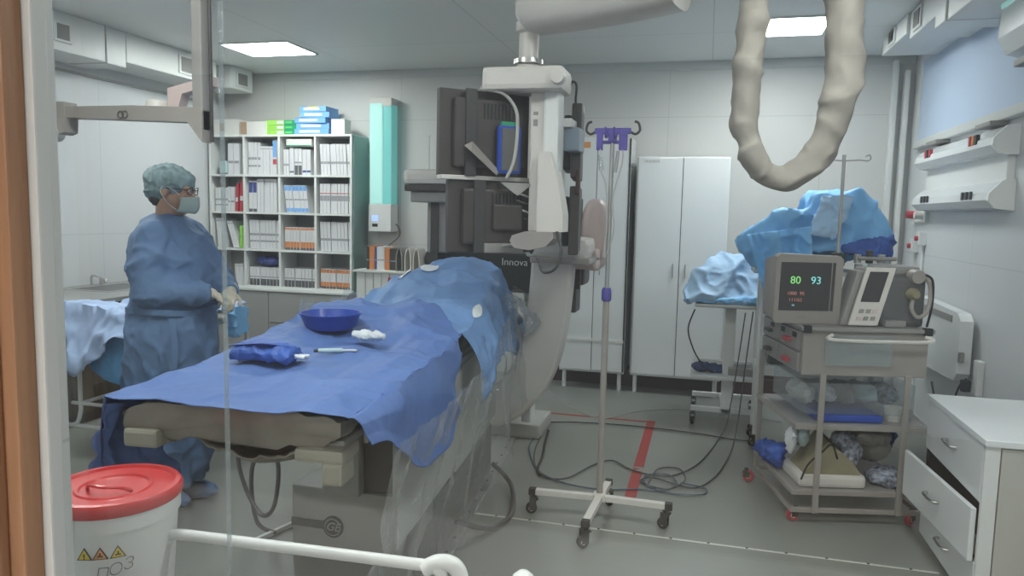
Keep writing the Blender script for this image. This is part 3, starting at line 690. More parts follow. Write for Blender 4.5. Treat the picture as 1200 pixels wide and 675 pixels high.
b = MB(); b.box(.20, .335, 1.0, 2.2, .0, .30, .02, TM); obj('dark_side_panel', b, 'basedark', tab)
b = MB(); b.box(.325, .345, .45, 2.25, .33, .80, .006, TM); obj('side_skirt', b, 'basegrey', tab)
b = MB(); b.tube(spline([tp3(.37, 1.2, .12), tp3(.50, 1.35, .04), tp3(.56, 1.6, .02), tp3(.50, 1.9, .05), tp3(.38, 2.0, .12)], 6), .013, 8); obj('foot_pedal_bar', b, 'dark2', tab, smooth=True)

# ---- main blue drape
def Htop(q, a):
    z = .948 + .035 * sstep(.3, 1.0, a) * sstep(.0, -.34, q)
    z += .070 * sstep(.95, 1.3, a) * (1 - .55 * sstep(.1, .42, q)) * (1 - .4 * sstep(-.1, -.45, q))
    z += .03 * sstep(1.3, 1.6, a)
    return z
def fold_lines(q, a, step=.26, amp=.009):
    """pressed square folds: shallow pleats that run both ways, each cell with its own depth"""
    def tri(x): x = x % 1; return 1 - abs(2 * x - 1)
    cq, ca = (q + .1) / step, (a + .07) / step
    k1 = .5 + noise.noise(Vector((math.floor(cq) * 3.1, ca * .8, 2))) * 1.2; k2 = .5 + noise.noise(Vector((cq * .8, math.floor(ca) * 2.7, 7))) * 1.2
    return amp * 1.6 * (k1 * tri(cq) + k2 * tri(ca) - .6)
def far_edge(q):       # how far the sheet reaches along the table, by side
    return 1.56 - .52 * sstep(.05, .62, q) + .04 * math.sin(q * 9) - .15 * sstep(-.2, -.5, q)
def drape(u, v):
    qa = -.60 + 1.32 * u                     # arc position across
    a0 = -.035 - .012 * math.sin(qa * 5)
    hr = .09 + .26 * sstep(.0, .8, (v * 1.4)) - .08 * sstep(.75, 1, v)    # hang on the right
    a = a0 + v * (far_edge(qa) - a0); e = .375
    if qa > e:
        t = (qa - e) / (.72 - e); L = t * hr
        q = e + .022 * math.sin(min(1, t * 3) * PI / 2) + .03 * t + .012 * math.sin(a * 9 + 1) * t; z = Htop(e, a) - max(0, L - .012) - .008
    elif qa < -e:
        t = (-e - qa) / (.60 - e); L = t * (.10 + .17 * math.exp(-(a / .14) ** 2))
        q = -e - .02 - .03 * t - .02 * math.sin(a * 15) * t; z = Htop(-e, a) - L
    else:
        q, z = qa, Htop(qa, a)
    if v < .03 and abs(qa) < e: z -= .002
    p = tp3(q, a, z)
    crump = (ridge(p, 2.6, .018, 3) * (.35 + 1.2 * sstep(.7, 1.3, a)) + fold_lines(qa, a, .24, .013) + ridge(p, 9, .003, 9)) * (1 if abs(qa) < e else .8)
    if abs(qa) > e: return p + TQ * crump * (1 if qa > 0 else -1) + Vector((0, 0, .2 * crump))
    return p + Vector((0, 0, crump))
b = MB(); b.grid(130, 150, drape)
thing('surgical_drape', b, 'drape', 'medium blue surgical sheet over the near half of the table, hanging at both sides', 'drape', smooth=75, solid=.002)
# corner tail at the left
def tail(u, v):
    q = -.395 - .05 * math.sin(v * 2.2) + .02 * math.sin(u * 9); a = -.02 + .17 * u
    z = .94 - .02 - v * (.20 + .14 * math.sin(u * PI * .8 + .3))
    p = tp3(q + (.16 * v * u), a, z); return p + TQ * ridge(p, 6, .03, 2)
b = MB(); b.grid(36, 30, tail)
thing('drape_tail', b, 'drape', 'hanging dark blue corner of cloth at the table end above the red-lidded bucket', 'drape', smooth=75, solid=.002)

# ---- light blue drape over the raised far half
def hump(u, v, lift=0.):
    a = 1.30 + 1.14 * v; qa = -.66 + 1.42 * u; e = .36
    x = min(max(qa, -e), e)
    rise = sstep(1.42, 2.0, a) * (1 - .55 * sstep(2.25, 2.44, a))
    cx0 = .02 + .10 * sstep(1.4, 2.1, a)
    d = (x - cx0) / (.44 if x > cx0 else .43); prof = .235 * rise * max(0, 1 - abs(d) ** (2.4 if x > cx0 else 1.7))
    base = .962 + .03 * rise
    z = base + prof; q = qa
    if qa > e:
        t = (qa - e) / (.76 - e); q = e + .085 * math.sin(min(1, t * 2) * PI / 2) + .02 * t; z = base + prof * (1 - t) - t * (.27 + .05 * math.sin(a * 6))
    if qa < -e:
        t = (-e - qa) / (.66 - e); q = -e - .05 * t; z = base + prof * (1 - t) - t * .28
    p = tp3(q, a, z); cr = ridge(p, 2.6, .030, 11) + fold_lines(qa, a, .20, .017) + ridge(p, 7, .006, 4)
    n = TQ * (1 if qa > 0 else -1) if abs(qa) > e else Vector((0, -.35, 1))
    return p + n * (cr * (.3 + .7 * sstep(.0, .25, v)) + lift)
b = MB(); b.grid(110, 120, hump)
hd = thing('raised_drape', b, 'drape_l', 'light blue surgical sheet with pale oval patches, tented over the far table half', 'drape', smooth=75, solid=.002)
def patch(u0, v0, w, h):
    b = MB(); vs = [hump(u0 + w * r_ * math.cos(i * PI / 12), v0 + h * r_ * math.sin(i * PI / 12), .010) for r_ in (0, .5, 1.) for i in range(24)]
    b.add(vs, [(k * 24 + i, k * 24 + (i + 1) % 24, k * 24 + 24 + (i + 1) % 24, k * 24 + 24 + i) for k in range(2) for i in range(24)])
    return b
for (u0, v0, w_, h_) in ((.40, .50, .026, .030), (.49, .53, .034, .028), (.715, .30, .014, .05)):
    obj('oval_patch', patch(u0, v0, w_, h_), 'gauze', hd, solid=.002)
# ---- polythene cover hanging down the right side
def film(u, v):
    a = .10 + 2.2 * u; tuck = -.16 * v * (1 - sstep(.9, 1.7, a))
    q = .455 + tuck + .05 * v * sstep(1.2, 2.2, a) + .022 * math.sin(a * 11 + 1.5 * v) * (.3 + v) + .010 * math.sin(a * 27)
    top = .80 + .20 * sstep(1.4, 2.1, a); bot = .05 + .06 * math.sin(a * 3.1 + 1) + .30 * sstep(1.2, 2.2, a)
    z = top + (bot - top) * v; p = tp3(q, a, z); return p + TQ * ridge(Vector((p.x, p.y, p.z * .35)), 4, .03, 21)
b = MB(); b.grid(120, 60, film)
thing('plastic_cover', b, 'film', 'clear crumpled polythene sheet hanging down the right side of the table', 'plastic sheet', smooth=75)
def film2(u, v):
    a = 1.95 + .7 * u; p = tp3(.36 + .26 * math.sin(v * PI * .8) * .8 + .03 * math.sin(u * 20), a, 1.04 - .22 * v + .04 * math.sin(u * 9)); return p + Vector((1, 0, 1)) * ridge(p, 6, .025, 5)
b = MB(); b.grid(40, 30, film2)
thing('plastic_bag', b, 'film', 'shiny crumpled clear bag bunched beside the raised drape', 'plastic bag', smooth=75)
def film3(u, v):
    p = tp3(-.42 - .10 * math.sin(u * PI) , 1.30 + .75 * u, 1.03 - .10 * v + .03 * math.sin(u * 8)); return p + Vector((0, 0, 1)) * ridge(p, 9, .04, 8)
b = MB(); b.grid(30, 16, film3)
thing('plastic_bag', b, 'film', 'crumpled clear film at the far left edge of the table by the blue bowl', 'plastic bag', smooth=75)

# ---- things lying on the drape
bc = Vector((-1.56, 2.87, .988))
b = MB(); b.lathe([(.0, .0), (.095, 0), (.105, .006), (.128, .062), (.134, .066), (.134, .070), (.126, .069), (.100, .010), (0, .008)], bc, 40)
thing('blue_bowl', b, 'royal', 'round royal blue plastic bowl lying on the blue sheet', 'bowl', smooth=True)
b = MB()
for (dx, dy, r_) in ((0, 0, .035), (.045, .01, .03), (.02, -.02, .028), (-.04, .005, .024), (.07, .0, .022)): b.ball((-1.335 + dx, 2.74 + dy, .990), (r_, r_, r_ * .65))
o = fuse('gauze_pad', b, 'gauze', None, .007, 3, lambda p: ridge(p, 30, .006)); tag(o, 'crumpled white gauze pad lying on the sheet beside the blue bowl', 'gauze')
r = root('wrapped_bundle', (-1.48, 2.29, .965), 'dark blue wrapped cloth bundle with pale ends on the near part of the sheet', 'bundle', -.03)
b = MB(); b.hull([(x, y, z) for x in (-.13, .10) for (y, z) in ((-.055, .0), (-.06, .03), (-.02, .052), (.03, .05), (.06, .02), (.055, 0))] + [(-.15, 0, .02), (.0, -.03, .058)])
inv = Matrix.Translation((-1.48, 2.29, .965)); b.v = [inv @ v for v in b.v]
w_ = fuse('wrapping', b, 'deepblue', r, .008, 3, lambda p: ridge(p, 16, .010))
b = MB(); b.hull([(-.16, -.03, .045), (.0, -.05, .066), (.07, .0, .064), (-.12, .05, .045), (-.05, .05, .066), (.09, -.02, .054)]); b.v = [inv @ v for v in b.v]; obj('top_flap', b, 'deepblue', r)
b = MB(); b.cyl((-1.38, 2.28, .985), (-1.345, 2.29, .980), .009); b.cyl((-1.38, 2.31, .98), (-1.345, 2.32, .978), .009); obj('pale_end', b, 'gauze', r, smooth=True)
r = root('syringe', (-1.31, 2.50, .96), 'small clear syringe lying flat on the sheet in front of the gauze', 'syringe')
obj('barrel', MB().cyl((-1.40, 2.48, .968), (-1.32, 2.52, .968), .009), 'paleteal', r, smooth=True)
obj('plunger', MB().cyl((-1.32, 2.52, .968), (-1.28, 2.54, .968), .004).lathe([(0, 0), (.010, 0), (.010, .003), (0, .003)], (-1.28, 2.54, .966), 12), 'white', r)
obj('dark_connector', MB().cyl((-1.415, 2.473, .968), (-1.40, 2.48, .968), .006), 'ink', r)

# ================================================================== C-ARM
ca = root('c_arm', (-1.15, 4.75, 0), 'large beige C-shaped X-ray arm curving round the right side of the table', 'c-arm')
cx_, cz_ = -1.46, 1.13
def cpt(t, r_): return (cx_ + r_ * math.cos(t), 4.20, cz_ + r_ * math.sin(t))
pts = [(-.85, 4.2, 1.28), (-.86, 4.2, 1.08), (-.885, 4.2, .84), (-.925, 4.2, .66), (-.99, 4.2, .52), (-1.10, 4.2, .40), (-1.3, 4.2, .32), (-1.6, 4.2, .30)]
sp = spline(pts, 6)
b = MB(); b.tube(sp, .1, 4, sq=(.15, .24)); 
arc = obj('c_arc', b, 'offwhite', ca, smooth=30)
m_ = arc.modifiers.new('bevel', 'BEVEL'); m_.width = .02; m_.segments = 3; m_.limit_method = 'ANGLE'
obj('arc_head', MB().box(-1.00, -.64, 4.06, 4.40, 1.25, 1.37, .04), 'offwhite', ca)
obj('arc_head_lip', MB().box(-.96, -.62, 4.04, 4.42, 1.225, 1.26, .01), 'beige', ca)
# pivot housing: upright rounded shell behind
def shell(x, w, y0, y1, z0, z1):
    pr = []
    for i in range(28):
        t = 2 * PI * i / 28; c, s_ = math.cos(t), math.sin(t)
        pr.append((x + w * math.copysign(abs(c) ** .8, c), (z0 + z1) / 2 + (z1 - z0) / 2 * math.copysign(abs(s_) ** .8, s_)))
    return pr
b = MB(); b.prism(shell(-.665, .085, 0, 0, 1.16, 1.60), 4.44, 4.66, 'XZ'); o = obj('pivot_housing', b, 'pink', ca, smooth=50)
m_ = o.modifiers.new('bevel', 'BEVEL'); m_.width = .05; m_.segments = 4; m_.limit_method = 'ANGLE'
obj('pivot_plate', MB().box(-.84, -.76, 4.45, 4.62, .90, 1.60, .01), 'dark', ca)
obj('pivot_link', MB().box(-.86, -.62, 4.30, 4.5, 1.18, 1.30, .02), 'pink', ca)
obj('red_strip', MB().box(-.77, -.735, 4.43, 4.46, 1.05, 1.20, .004), 'dark_base', ca)
b = MB(); b.box(-1.165, -1.095, 4.75, 4.90, 0.0, 1.25, .02); obj('floor_post', b, 'white', ca)
b = MB(); b.box(-1.38, -1.02, 4.70, 5.1, 0, .10, .02); obj('floor_plate', b, 'basegrey', ca)
obj('post_bracket', MB().box(-1.04, -.74, 4.62, 4.86, 1.05, 1.5, .03), 'dark', ca)
obj('corrugated_cable_guard', MB().lathe([(.045 + .006 * (i % 2), i * .015) for i in range(30)], (-1.0, 4.60, .78), 16), 'dark2', ca)
# detector
obj('detector_body', MB().box(-1.60, -.98, 4.36, 4.68, 1.03, 1.25, .012), 'dark2', ca)
dt = obj('detector_front', MB().box(-1.62, -.965, 4.33, 4.36, 1.02, 1.255, .006), 'black', ca)
text('Innova', .062, 'white', dt, frame((-1.12, 4.327, 1.205), (1, 0, 0), (0, 0, 1)), bold=-.0006)
obj('detector_column', MB().box(-1.66, -1.52, 4.25, 4.5, 1.25, 1.56, .015), 'greyp', ca)
obj('column_edge', MB().box(-1.63, -1.58, 4.235, 4.25, 1.25, 1.56, .004), 'dark', ca)
obj('column_cap', MB().box(-1.78, -1.42, 4.15, 4.55, 1.66, 1.75, .03), 'offwhite', ca)
obj('column_band', MB().box(-1.77, -1.43, 4.16, 4.54, 1.62, 1.66, .004), 'dark', ca)
obj('column_collar', MB().box(-1.74, -1.44, 4.18, 4.52, 1.555, 1.62, .01), 'greyp', ca)
obj('detector_link', MB().box(-1.5, -.95, 4.40, 4.66, 1.25, 1.42, .02), 'greyp', ca)
obj('column_probe', MB().cyl((-1.63, 4.2, 1.75), (-1.63, 4.2, 1.95), .006), 'white', ca)
# tube under the table
b = MB(); b.lathe([(0, 0), (.13, 0), (.15, .03), (.15, .22), (.12, .27), (0, .27)], (-1.58, 4.3, .30), 28); obj('x_ray_tube', b, 'beige', ca, smooth=True)

# ================================================================== CEILING MONITOR GANTRY
mg = root('monitor_gantry', (-.75, 3.35, 1.3), 'dark monitor rack seen from behind, hanging from a beige ceiling column over the table', 'monitor rack')
yaw = math.atan2(.28, .33)
def mon(x0, y0, ang, w, z0, z1, name='monitor', bulge=True):
    """one monitor seen from behind; starts at (x0,y0) and runs w along ang"""
    Mx = Matrix.Translation((x0, y0, 0)) @ Matrix.Rotation(ang, 4, 'Z')
    m_ = obj(name, MB().box(0, w, 0, .045, z0, z1, .008, Mx), 'dark', mg)
    obj('rear_housing', MB().box(.06, w - .02, -.035, .002, z0 + .04, z1 - .04, .012, Mx), 'dark', m_)
    obj('panel_rib', MB().box(.11, .165, -.043, -.03, z0 + .0, z1 - .0, .004, Mx), 'dark2', m_)
    b = MB()
    for k in range(9): b.box(.20 + k * .018, .208 + k * .018, -.0375, -.034, z1 - .13, z1 - .06, 0, Mx)
    obj('vent_slot', b, 'black', m_); obj('screen', MB().box(.012, w - .012, .0445, .047, z0 + .015, z1 - .015, 0, Mx), 'screen', m_)
    return m_, Mx
m1, X1 = mon(-1.185, 3.18, yaw, .45, 1.665, 2.055)
m2, X2 = mon(-1.145, 3.20, yaw, .44, 1.315, 1.650)
b = MB(); b.box(.0, .47, -.03, .03, 1.648, 1.668, .003, X1); obj('shelf_rail', b, 'offwhite', mg)
b = MB(); b.box(.20, .35, -.06, -.03, 1.42, 1.54, .01, X2); obj('mount_plate', b, 'dark', mg)
b = MB(); b.box(.16, .36, -.05, -.034, 1.315, 1.36, .004, X2); obj('connector_panel', b, 'greyp', mg)
# blue framed pouch
b = MB(); b.box(.255, .37, -.085, -.055, 1.68, 1.90, .012, X1); pc = obj('blue_pouch', b, 'royal', mg)
b = MB(); b.box(.27, .355, -.089, -.084, 1.695, 1.885, .003, X1); obj('pouch_window', b, 'basedark', pc)
b = MB(); b.box(.27, .355, -.080, -.06, 1.895, 1.915, .003, X1); obj('pouch_top', b, 'green2', pc)
def xp(X, x, y, z): return X @ Vector((x, y, z))
obj('signal_cable', MB().tube(spline([xp(X1, .18, -.03, 2.06), xp(X1, .27, -.08, 2.04), xp(X1, .33, -.09, 1.98), xp(X1, .345, -.09, 1.90), xp(X1, .33, -.095, 1.75), xp(X1, .30, -.08, 1.66)], 6), .008, 8), 'cablew', mg, smooth=True)
for k in range(4):
    z_ = 1.60 - .04 * k
    obj('power_cable', MB().tube(spline([xp(X2, .30 + .02 * k, -.05, z_), xp(X2, .42, -.09, z_ - .05), xp(X2, .44 - .02 * k, -.10, z_ - .16), xp(X2, .36, -.09, 1.37 - .01 * k), xp(X2, .24, -.07, 1.35)], 6), .005, 8), 'dark2' if k % 2 else 'cablew', mg, smooth=True)
b = MB(); b.hull([xp(X1, .10, -.05, 1.80), xp(X1, .14, -.05, 1.82), xp(X1, .27, -.07, 1.69), xp(X1, .24, -.10, 1.67), xp(X1, .12, -.09, 1.77)]); obj('folded_card', b, 'beige', mg)
b = MB(); b.hull([xp(X2, .22, -.08, 1.64), xp(X2, .38, -.10, 1.64), xp(X2, .30, -.10, 1.58), xp(X2, .30, -.04, 1.60)]); obj('cable_clip', b, 'greyp', mg)
# column
obj('column', MB().box(-.81, -.74, 3.36, 3.46, 1.42, 2.06, .006), 'offwhite', mg)
cl = obj('column_cover', MB().box(-.745, -.675, 3.34, 3.47, 1.42, 2.06, .012), 'white', mg)
b = MB(); b.box(-.795, -.775, 3.355, 3.361, 1.90, 1.93); b.box(-.795, -.775, 3.355, 3.361, 1.95, 1.965); obj('keypad', b, 'greyp', cl)
b = MB(); b.box(-1.02, -.645, 3.26, 3.50, 2.05, 2.155, .025); obj('top_beam', b, 'offwhite', mg)
obj('beam_knob', MB().lathe([(0, -.03), (.03, -.03), (.034, -.005), (.034, .02)], (-.665, 3.262, 2.10), 16, 'Y'), 'offwhite', mg)
b = MB(); b.lathe([(.05, 0), (.055, .01), (.045, .05), (.045, .16), (.06, .17), (.06, .21)], (-.83, 3.38, 2.155), 24); obj('swivel_neck', b, 'offwhite', mg, smooth=True)
b = MB(); b.lathe([(.068, 0), (.068, .02), (.05, .022)], (-.83, 3.38, 2.18), 24); obj('chrome_ring', b, 'chrome', mg, smooth=True)
# lower curved bracket
b = MB(); b.prism([(-.755, 1.78), (-.70, 1.78), (-.665, 1.66), (-.635, 1.50), (-.635, 1.42), (-.755, 1.42)], 3.30, 3.44, 'XZ'); obj('bracket_cover', b, 'offwhite', mg)
b = MB(); b.prism([(-.87, 1.375), (-.85, 1.345), (-.78, 1.335), (-.70, 1.355), (-.67, 1.39), (-.67, 1.42), (-.80, 1.42), (-.86, 1.40)], 3.26, 3.46, 'XZ'); obj('bracket_foot', b, 'beige', mg)
obj('loop_cable', MB().tube(spline([(-.66, 3.3, 1.42), (-.63, 3.26, 1.34), (-.65, 3.24, 1.26), (-.71, 3.26, 1.24), (-.74, 3.28, 1.30)], 6), .007, 8), 'dark2', mg, smooth=True)
# right-hand monitors seen edge-on behind the column
for z0, z1 in ((1.68, 2.04), (1.30, 1.64)):
    Mx = Matrix.Translation((-.635, 3.62, 0)) @ Matrix.Rotation(math.radians(98), 4, 'Z')
    m3 = obj('monitor', MB().box(0, .42, -.02, .03, z0, z1, .008, Mx), 'dark', mg)
    obj('rear_housing', MB().box(.05, .37, .03, .07, z0 + .04, z1 - .05, .012, Mx), 'dark2', m3)
obj('blue_grey_box', MB().box(-.68, -.605, 3.50, 3.66, 1.80, 1.91, .008), mat('blue_grey_metal', (.22, .27, .34), .4), mg)
obj('box_top', MB().box(-.68, -.64, 3.48, 3.66, 1.91, 1.95, .004), 'white', mg)
obj('red_detail', MB().box(-.635, -.615, 3.60, 3.64, 1.60, 1.72, .006), 'dark_base', mg)
obj('hook_cable', MB().tube(spline([(-.66, 3.5, 2.08), (-.645, 3.5, 2.12), (-.625, 3.5, 2.10), (-.63, 3.52, 2.02), (-.615, 3.55, 1.92)], 6), .006, 8), 'dark2', mg, smooth=True)
# ceiling boom
def boom(u, c0, c1):
    return [c0[i] + (c1[i] - c0[i]) * u for i in range(3)]
rr_ = []
for k in range(14):
    u = k / 13; c = boom(u, (-.86, 3.38, 2.425), (-.15, 3.157, 2.475)); h = .11 + .03 * math.sin(u * 2); w_ = .13
    if k == 0: h, w_ = .06, .07
    d = Vector((1.21, -.38, 0)).normalized(); s_ = Vector((d.y, -d.x, 0)) * -1
    rr_.append([Vector(c) + s_ * w_ * math.copysign(abs(math.cos(t)) ** .6, math.cos(t)) + Vector((0, 0, h * math.copysign(abs(math.sin(t)) ** .6, math.sin(t)))) for t in [i * PI / 12 for i in range(24)]])
obj('boom_arm', MB().rings(rr_), 'offwhite', mg, smooth=50)
obj('ceiling_tube', MB().cyl((-.22, 3.17, 2.5), (-.22, 3.17, ZC), .09, n=28), 'white', mg, smooth=True)

# ---- hanging sleeve loop
pts = [(.125, 3.0, 2.83), (.13, 3.0, 2.5), (.128, 3.0, 2.2), (.115, 3.0, 1.98), (.125, 3.0, 1.83), (.17, 3.0, 1.71), (.24, 3.0, 1.655), (.31, 3.0, 1.665), (.385, 3.0, 1.75), (.43, 3.0, 1.87), (.455, 3.0, 2.02), (.445, 3.0, 2.2), (.44, 3.0, 2.5), (.45, 3.0, 2.83)]
sp = spline(pts, 14); rad = []
for i, p in enumerate(sp):
    t = i / (len(sp) - 1); r_ = .054 + .010 * sstep(.55, .8, t) - .014 * math.exp(-((t - .42) / .09) ** 2) - .012 * math.exp(-((t - .33) / .02) ** 2)
    rad.append(r_)
b = MB(); b.tube(sp, rad, 36)
cen = sp
b.v = [v + (v - min(sp[::4], key=lambda q: (q - v).length)).normalized() * (ridge(v, 4, .014) + .0015 * math.sin(v.z * 60 + v.x * 40)) for v in b.v]
hs = thing('hanging_sleeve', b, 'hose', 'beige fabric cable sleeve hanging from the ceiling in a long U-shaped loop', 'cable sleeve', smooth=80)

# ---- swing arm at the upper left
sa = root('swing_arm', (-1.985, 2.6, ZC), 'beige jointed swing arm with a round end joint on a ceiling post', 'ceiling arm')
obj('ceiling_post', MB().box(-2.01, -1.963, 2.58, 2.63, 1.80, ZC, .006), 'greyp', sa)
b = MB(); b.prism([(-2.66, 1.86), (-2.66, 1.905), (-2.3, 1.905), (-1.98, 1.892), (-1.963, 1.88), (-1.963, 1.755), (-1.985, 1.78), (-2.03, 1.835)], 2.575, 2.635, 'XZ')
obj('lower_arm', b, 'beige', sa)
b = MB(); b.prism([(-2.68, 1.925), (-2.63, 1.925), (-2.625, 1.86), (-2.63, 1.80), (-2.66, 1.79), (-2.68, 1.84)], 2.57, 2.64, 'XZ'); obj('elbow', b, 'beige', sa)
obj('end_joint', MB().lathe([(0, -.07), (.035, -.07), (.038, -.06), (.038, .01), (0, .012)], (-2.70, 2.60, 1.80), 24, 'Y'), 'offwhite', sa, smooth=True)
obj('joint_screw', MB().lathe([(0, -.074), (.012, -.074), (.012, -.068)], (-2.70, 2.60, 1.80), 12, 'Y'), 'dark2', sa)
b = MB()
for x in (-2.345, -2.325): b.tube([(x + .014 * math.cos(i * PI / 8), 2.571, 1.868 + .014 * math.sin(i * PI / 8)) for i in range(16)], .002, 5, closed=True)
obj('round_mark', b, 'dark2', sa)
b = MB(); b.prism([(-2.19, 1.905), (-2.19, 1.985), (-1.98, 2.03), (-1.98, 1.99), (-2.12, 1.962), (-2.14, 1.905)], 2.66, 2.71, 'XZ'); obj('rear_arm', b, 'pink', sa)
obj('rear_joint', MB().lathe([(0, 0), (.05, 0), (.045, .025), (.02, .035)], (-2.24, 2.66, 1.905), 20), 'offwhite', sa, smooth=True)
obj('post_cable', MB().tube([(-1.952, 2.62, 2.4), (-1.950, 2.62, 1.76)], .007, 8), 'dark2', sa)

# ================================================================== IV STAND
def caster(par, c, m_wheel='black', yaw=0, r_=.028, h=.085, name='caster', fork='dark2'):
    """swivel caster whose stem top is at c; the wheel touches the floor"""
    x, y, z = c; s = math.sin(yaw); k = math.cos(yaw)
    f = MB(); f.cyl((x, y, z), (x, y, z - .02), .012, n=12)
    ox, oy = -.014 * k, -.014 * s
    for w in (-.017, .017):
        f.cb((x + ox / 2 - s * w, y + oy / 2 + k * w, (z - .02 + r_) / 2), (.034, .004, max(.02, z - .02 - r_ + .012)), .001, yaw)
    f.cb((x, y, z - .022), (.04, .038, .008), .002, yaw)
    fo = obj(name, f, fork, par)
    wl = MB(); prof = [(0, -.011), (r_ * .55, -.012), (r_ * .9, -.012), (r_, -.008), (r_, .008), (r_ * .9, .012), (r_ * .55, .012), (0, .011)]
    wl.lathe(prof, (0, 0, 0), 20, 'Y'); T = Matrix.Translation((x + ox, y + oy, r_ + .001)) @ Matrix.Rotation(yaw, 4, 'Z'); wl.v = [T @ v for v in wl.v]
    obj('wheel', wl, m_wheel, fo, smooth=True)
    hb = MB().lathe([(0, -.0135), (r_ * .45, -.0135), (r_ * .45, .0135), (0, .0135)], (0, 0, 0), 16, 'Y'); hb.v = [T @ v for v in hb.v]
    obj('hub', hb, 'offwhite', fo)
iv = root('iv_stand', (-.455, 3.53, 0), 'tall white IV stand with a violet hook head and four black casters', 'iv stand')
pc = Vector((-.455, 3.53, .115))
for d, L, yw in (((-1, -.06), .335, .2), ((1, -.03), .335, -.3), ((-.05, -1), .33, .6), ((.08, 1), .22, 2.2)):
    D = Vector((d[0], d[1], 0)).normalized(); e = pc + D * L
    lg_ = obj('base_leg', MB().tube([pc, e], .014, 4, sq=(.034, .026)), 'offwhite', iv)
    obj('end_cap', MB().cb((e.x, e.y, e.z), (.036, .036, .034), .004, math.atan2(D.y, D.x)), 'black', lg_)
    caster(iv, (e.x - D.x * .01, e.y - D.y * .01, .10), yaw=yw)
obj('hub', MB().cb((pc.x, pc.y, .12), (.06, .06, .04), .006), 'offwhite', iv)
obj('outer_pole', MB().cyl((pc.x, pc.y, .12), (pc.x, pc.y, 1.10), .0155), 'beige', iv, smooth=True)
obj('collar', MB().lathe([(.018, 0), (.024, .008), (.024, .05), (.019, .065)], (pc.x, pc.y, 1.09), 20), 'purple', iv, smooth=True)
obj('inner_pole', MB().cyl((pc.x, pc.y, 1.10), (pc.x + .004, pc.y, 1.90), .0105), 'steel', iv, smooth=True)
hx, hy, hz = pc.x + .004, pc.y, 1.88
b = MB(); b.box(hx - .085, hx + .085, hy - .012, hy + .012, hz + .00, hz + .028, .005); b.box(hx - .075, hx - .045, hy - .012, hy + .012, hz - .075, hz + .005, .004)
b.box(hx + .03, hx + .07, hy - .014, hy + .014, hz - .075, hz + .005, .004); b.box(hx - .02, hx + .02, hy - .016, hy + .016, hz - .04, hz + .02, .004)
b.box(hx - .075, hx + .07, hy - .01, hy + .01, hz - .045, hz - .03, .003); obj('hook_head', b, 'purple', iv)
for s in (-1, 1):
    obj('hook', MB().tube(spline([(hx + s * .08, hy, hz + .012), (hx + s * .105, hy, hz), (hx + s * .125, hy, hz + .018), (hx + s * .118, hy, hz + .05), (hx + s * .10, hy, hz + .058)], 6), .006, 8), 'dark2', iv, smooth=True)
    obj('hook', MB().tube(spline([(hx + s * .02, hy, hz), (hx + s * .02, hy - .06, hz - .02), (hx + s * .02, hy - .10, hz - .02), (hx + s * .02, hy - .115, hz + .02)], 6), .005, 8), 'purple', iv, smooth=True)
obj('infusion_line', MB().tube(spline([(hx - .055, hy - .01, hz - .07), (hx - .05, hy - .02, hz - .16), (hx - .02, hy - .02, hz - .25), (hx - .012, hy - .018, 1.45), (hx - .02, hy - .018, 1.3), (hx + .02, hy - .02, 1.42), (hx + .012, hy - .018, hz - .3), (hx + .05, hy - .02, hz - .14), (hx + .05, hy - .01, hz - .07)], 8), .0035, 6), 'cablew', iv)
obj('drip_chamber', MB().cyl((hx - .052, hy - .02, hz - .10), (hx - .045, hy - .02, hz - .17), .011), 'acryl', iv, smooth=True)
obj('steel_spring', MB().cyl((hx + .03, hy - .02, hz - .08), (hx + .02, hy - .02, hz - .18), .008), 'steel', iv, smooth=True)

# ================================================================== DRAPED HIGH TROLLEY AND MAYO TABLE (behind the monitor cart)
mt = root('instrument_trolley', (.2, 5.6, 0), 'T-legged rolling instrument trolley holding the pale blue draped pack', 'trolley')
obj('centre_post', MB().box(.15, .23, 5.55, 5.61, .06, .87, .006), 'white', mt)
obj('top_tray', MB().box(-.06, .42, 5.35, 5.82, .87, .895, .006), 'steel', mt)
obj('tray_upright', MB().box(.36, .39, 5.55, 5.58, .5, .87, .002), 'white', mt)
obj('lower_tray', MB().box(-.08, .38, 5.42, 5.80, .34, .365, .006), 'white', mt)
obj('mid_bar', MB().box(-.06, .35, 5.62, 5.66, .43, .45, .003), 'white', mt)
obj('base_bar', MB().box(-.06, .40, 5.44, 5.48, .10, .135, .004), 'white', mt)
obj('base_bar', MB().box(-.06, .40, 5.90, 5.94, .10, .135, .004), 'white', mt)
obj('base_spine', MB().box(.15, .22, 5.44, 5.94, .10, .13, .004), 'white', mt)
for x, y in ((-.045, 5.46), (.385, 5.46), (-.045, 5.92), (.385, 5.92)): caster(mt, (x, y, .10), yaw=1.5, r_=.027)
b = MB(); b.hull([(-.16, 5.40, .99), (-.12, 5.36, .92), (.0, 5.38, .90), (.44, 5.38, .90), (.46, 5.75, .90), (-.08, 5.8, .905), (.05, 5.45, 1.16), (.12, 5.6, 1.24), (.25, 5.55, 1.24), (.36, 5.5, 1.16), (-.10, 5.45, 1.07), (.43, 5.6, 1.1)])
o = fuse('draped_pack', b, 'paleblue', None, .014, 4, lambda p: ridge(p, 3.2, .045) + ridge(p, 9, .007)); tag(o, 'pale blue draped bulging pack on the rolling instrument trolley', 'draped pack')
b = MB(); b.hull([(-.14, 5.37, .91), (.0, 5.36, .90), (.45, 5.34, .90), (.44, 5.36, .965), (.1, 5.35, .94), (-.12, 5.36, .94), (.44, 5.5, .92), (-.1, 5.5, .92)])
o = fuse('blue_wrap_edge', b, 'cyan', None, .012, 3, lambda p: ridge(p, 12, .016)); tag(o, 'sky blue folded wrap edge along the front of the pale draped pack', 'wrap')
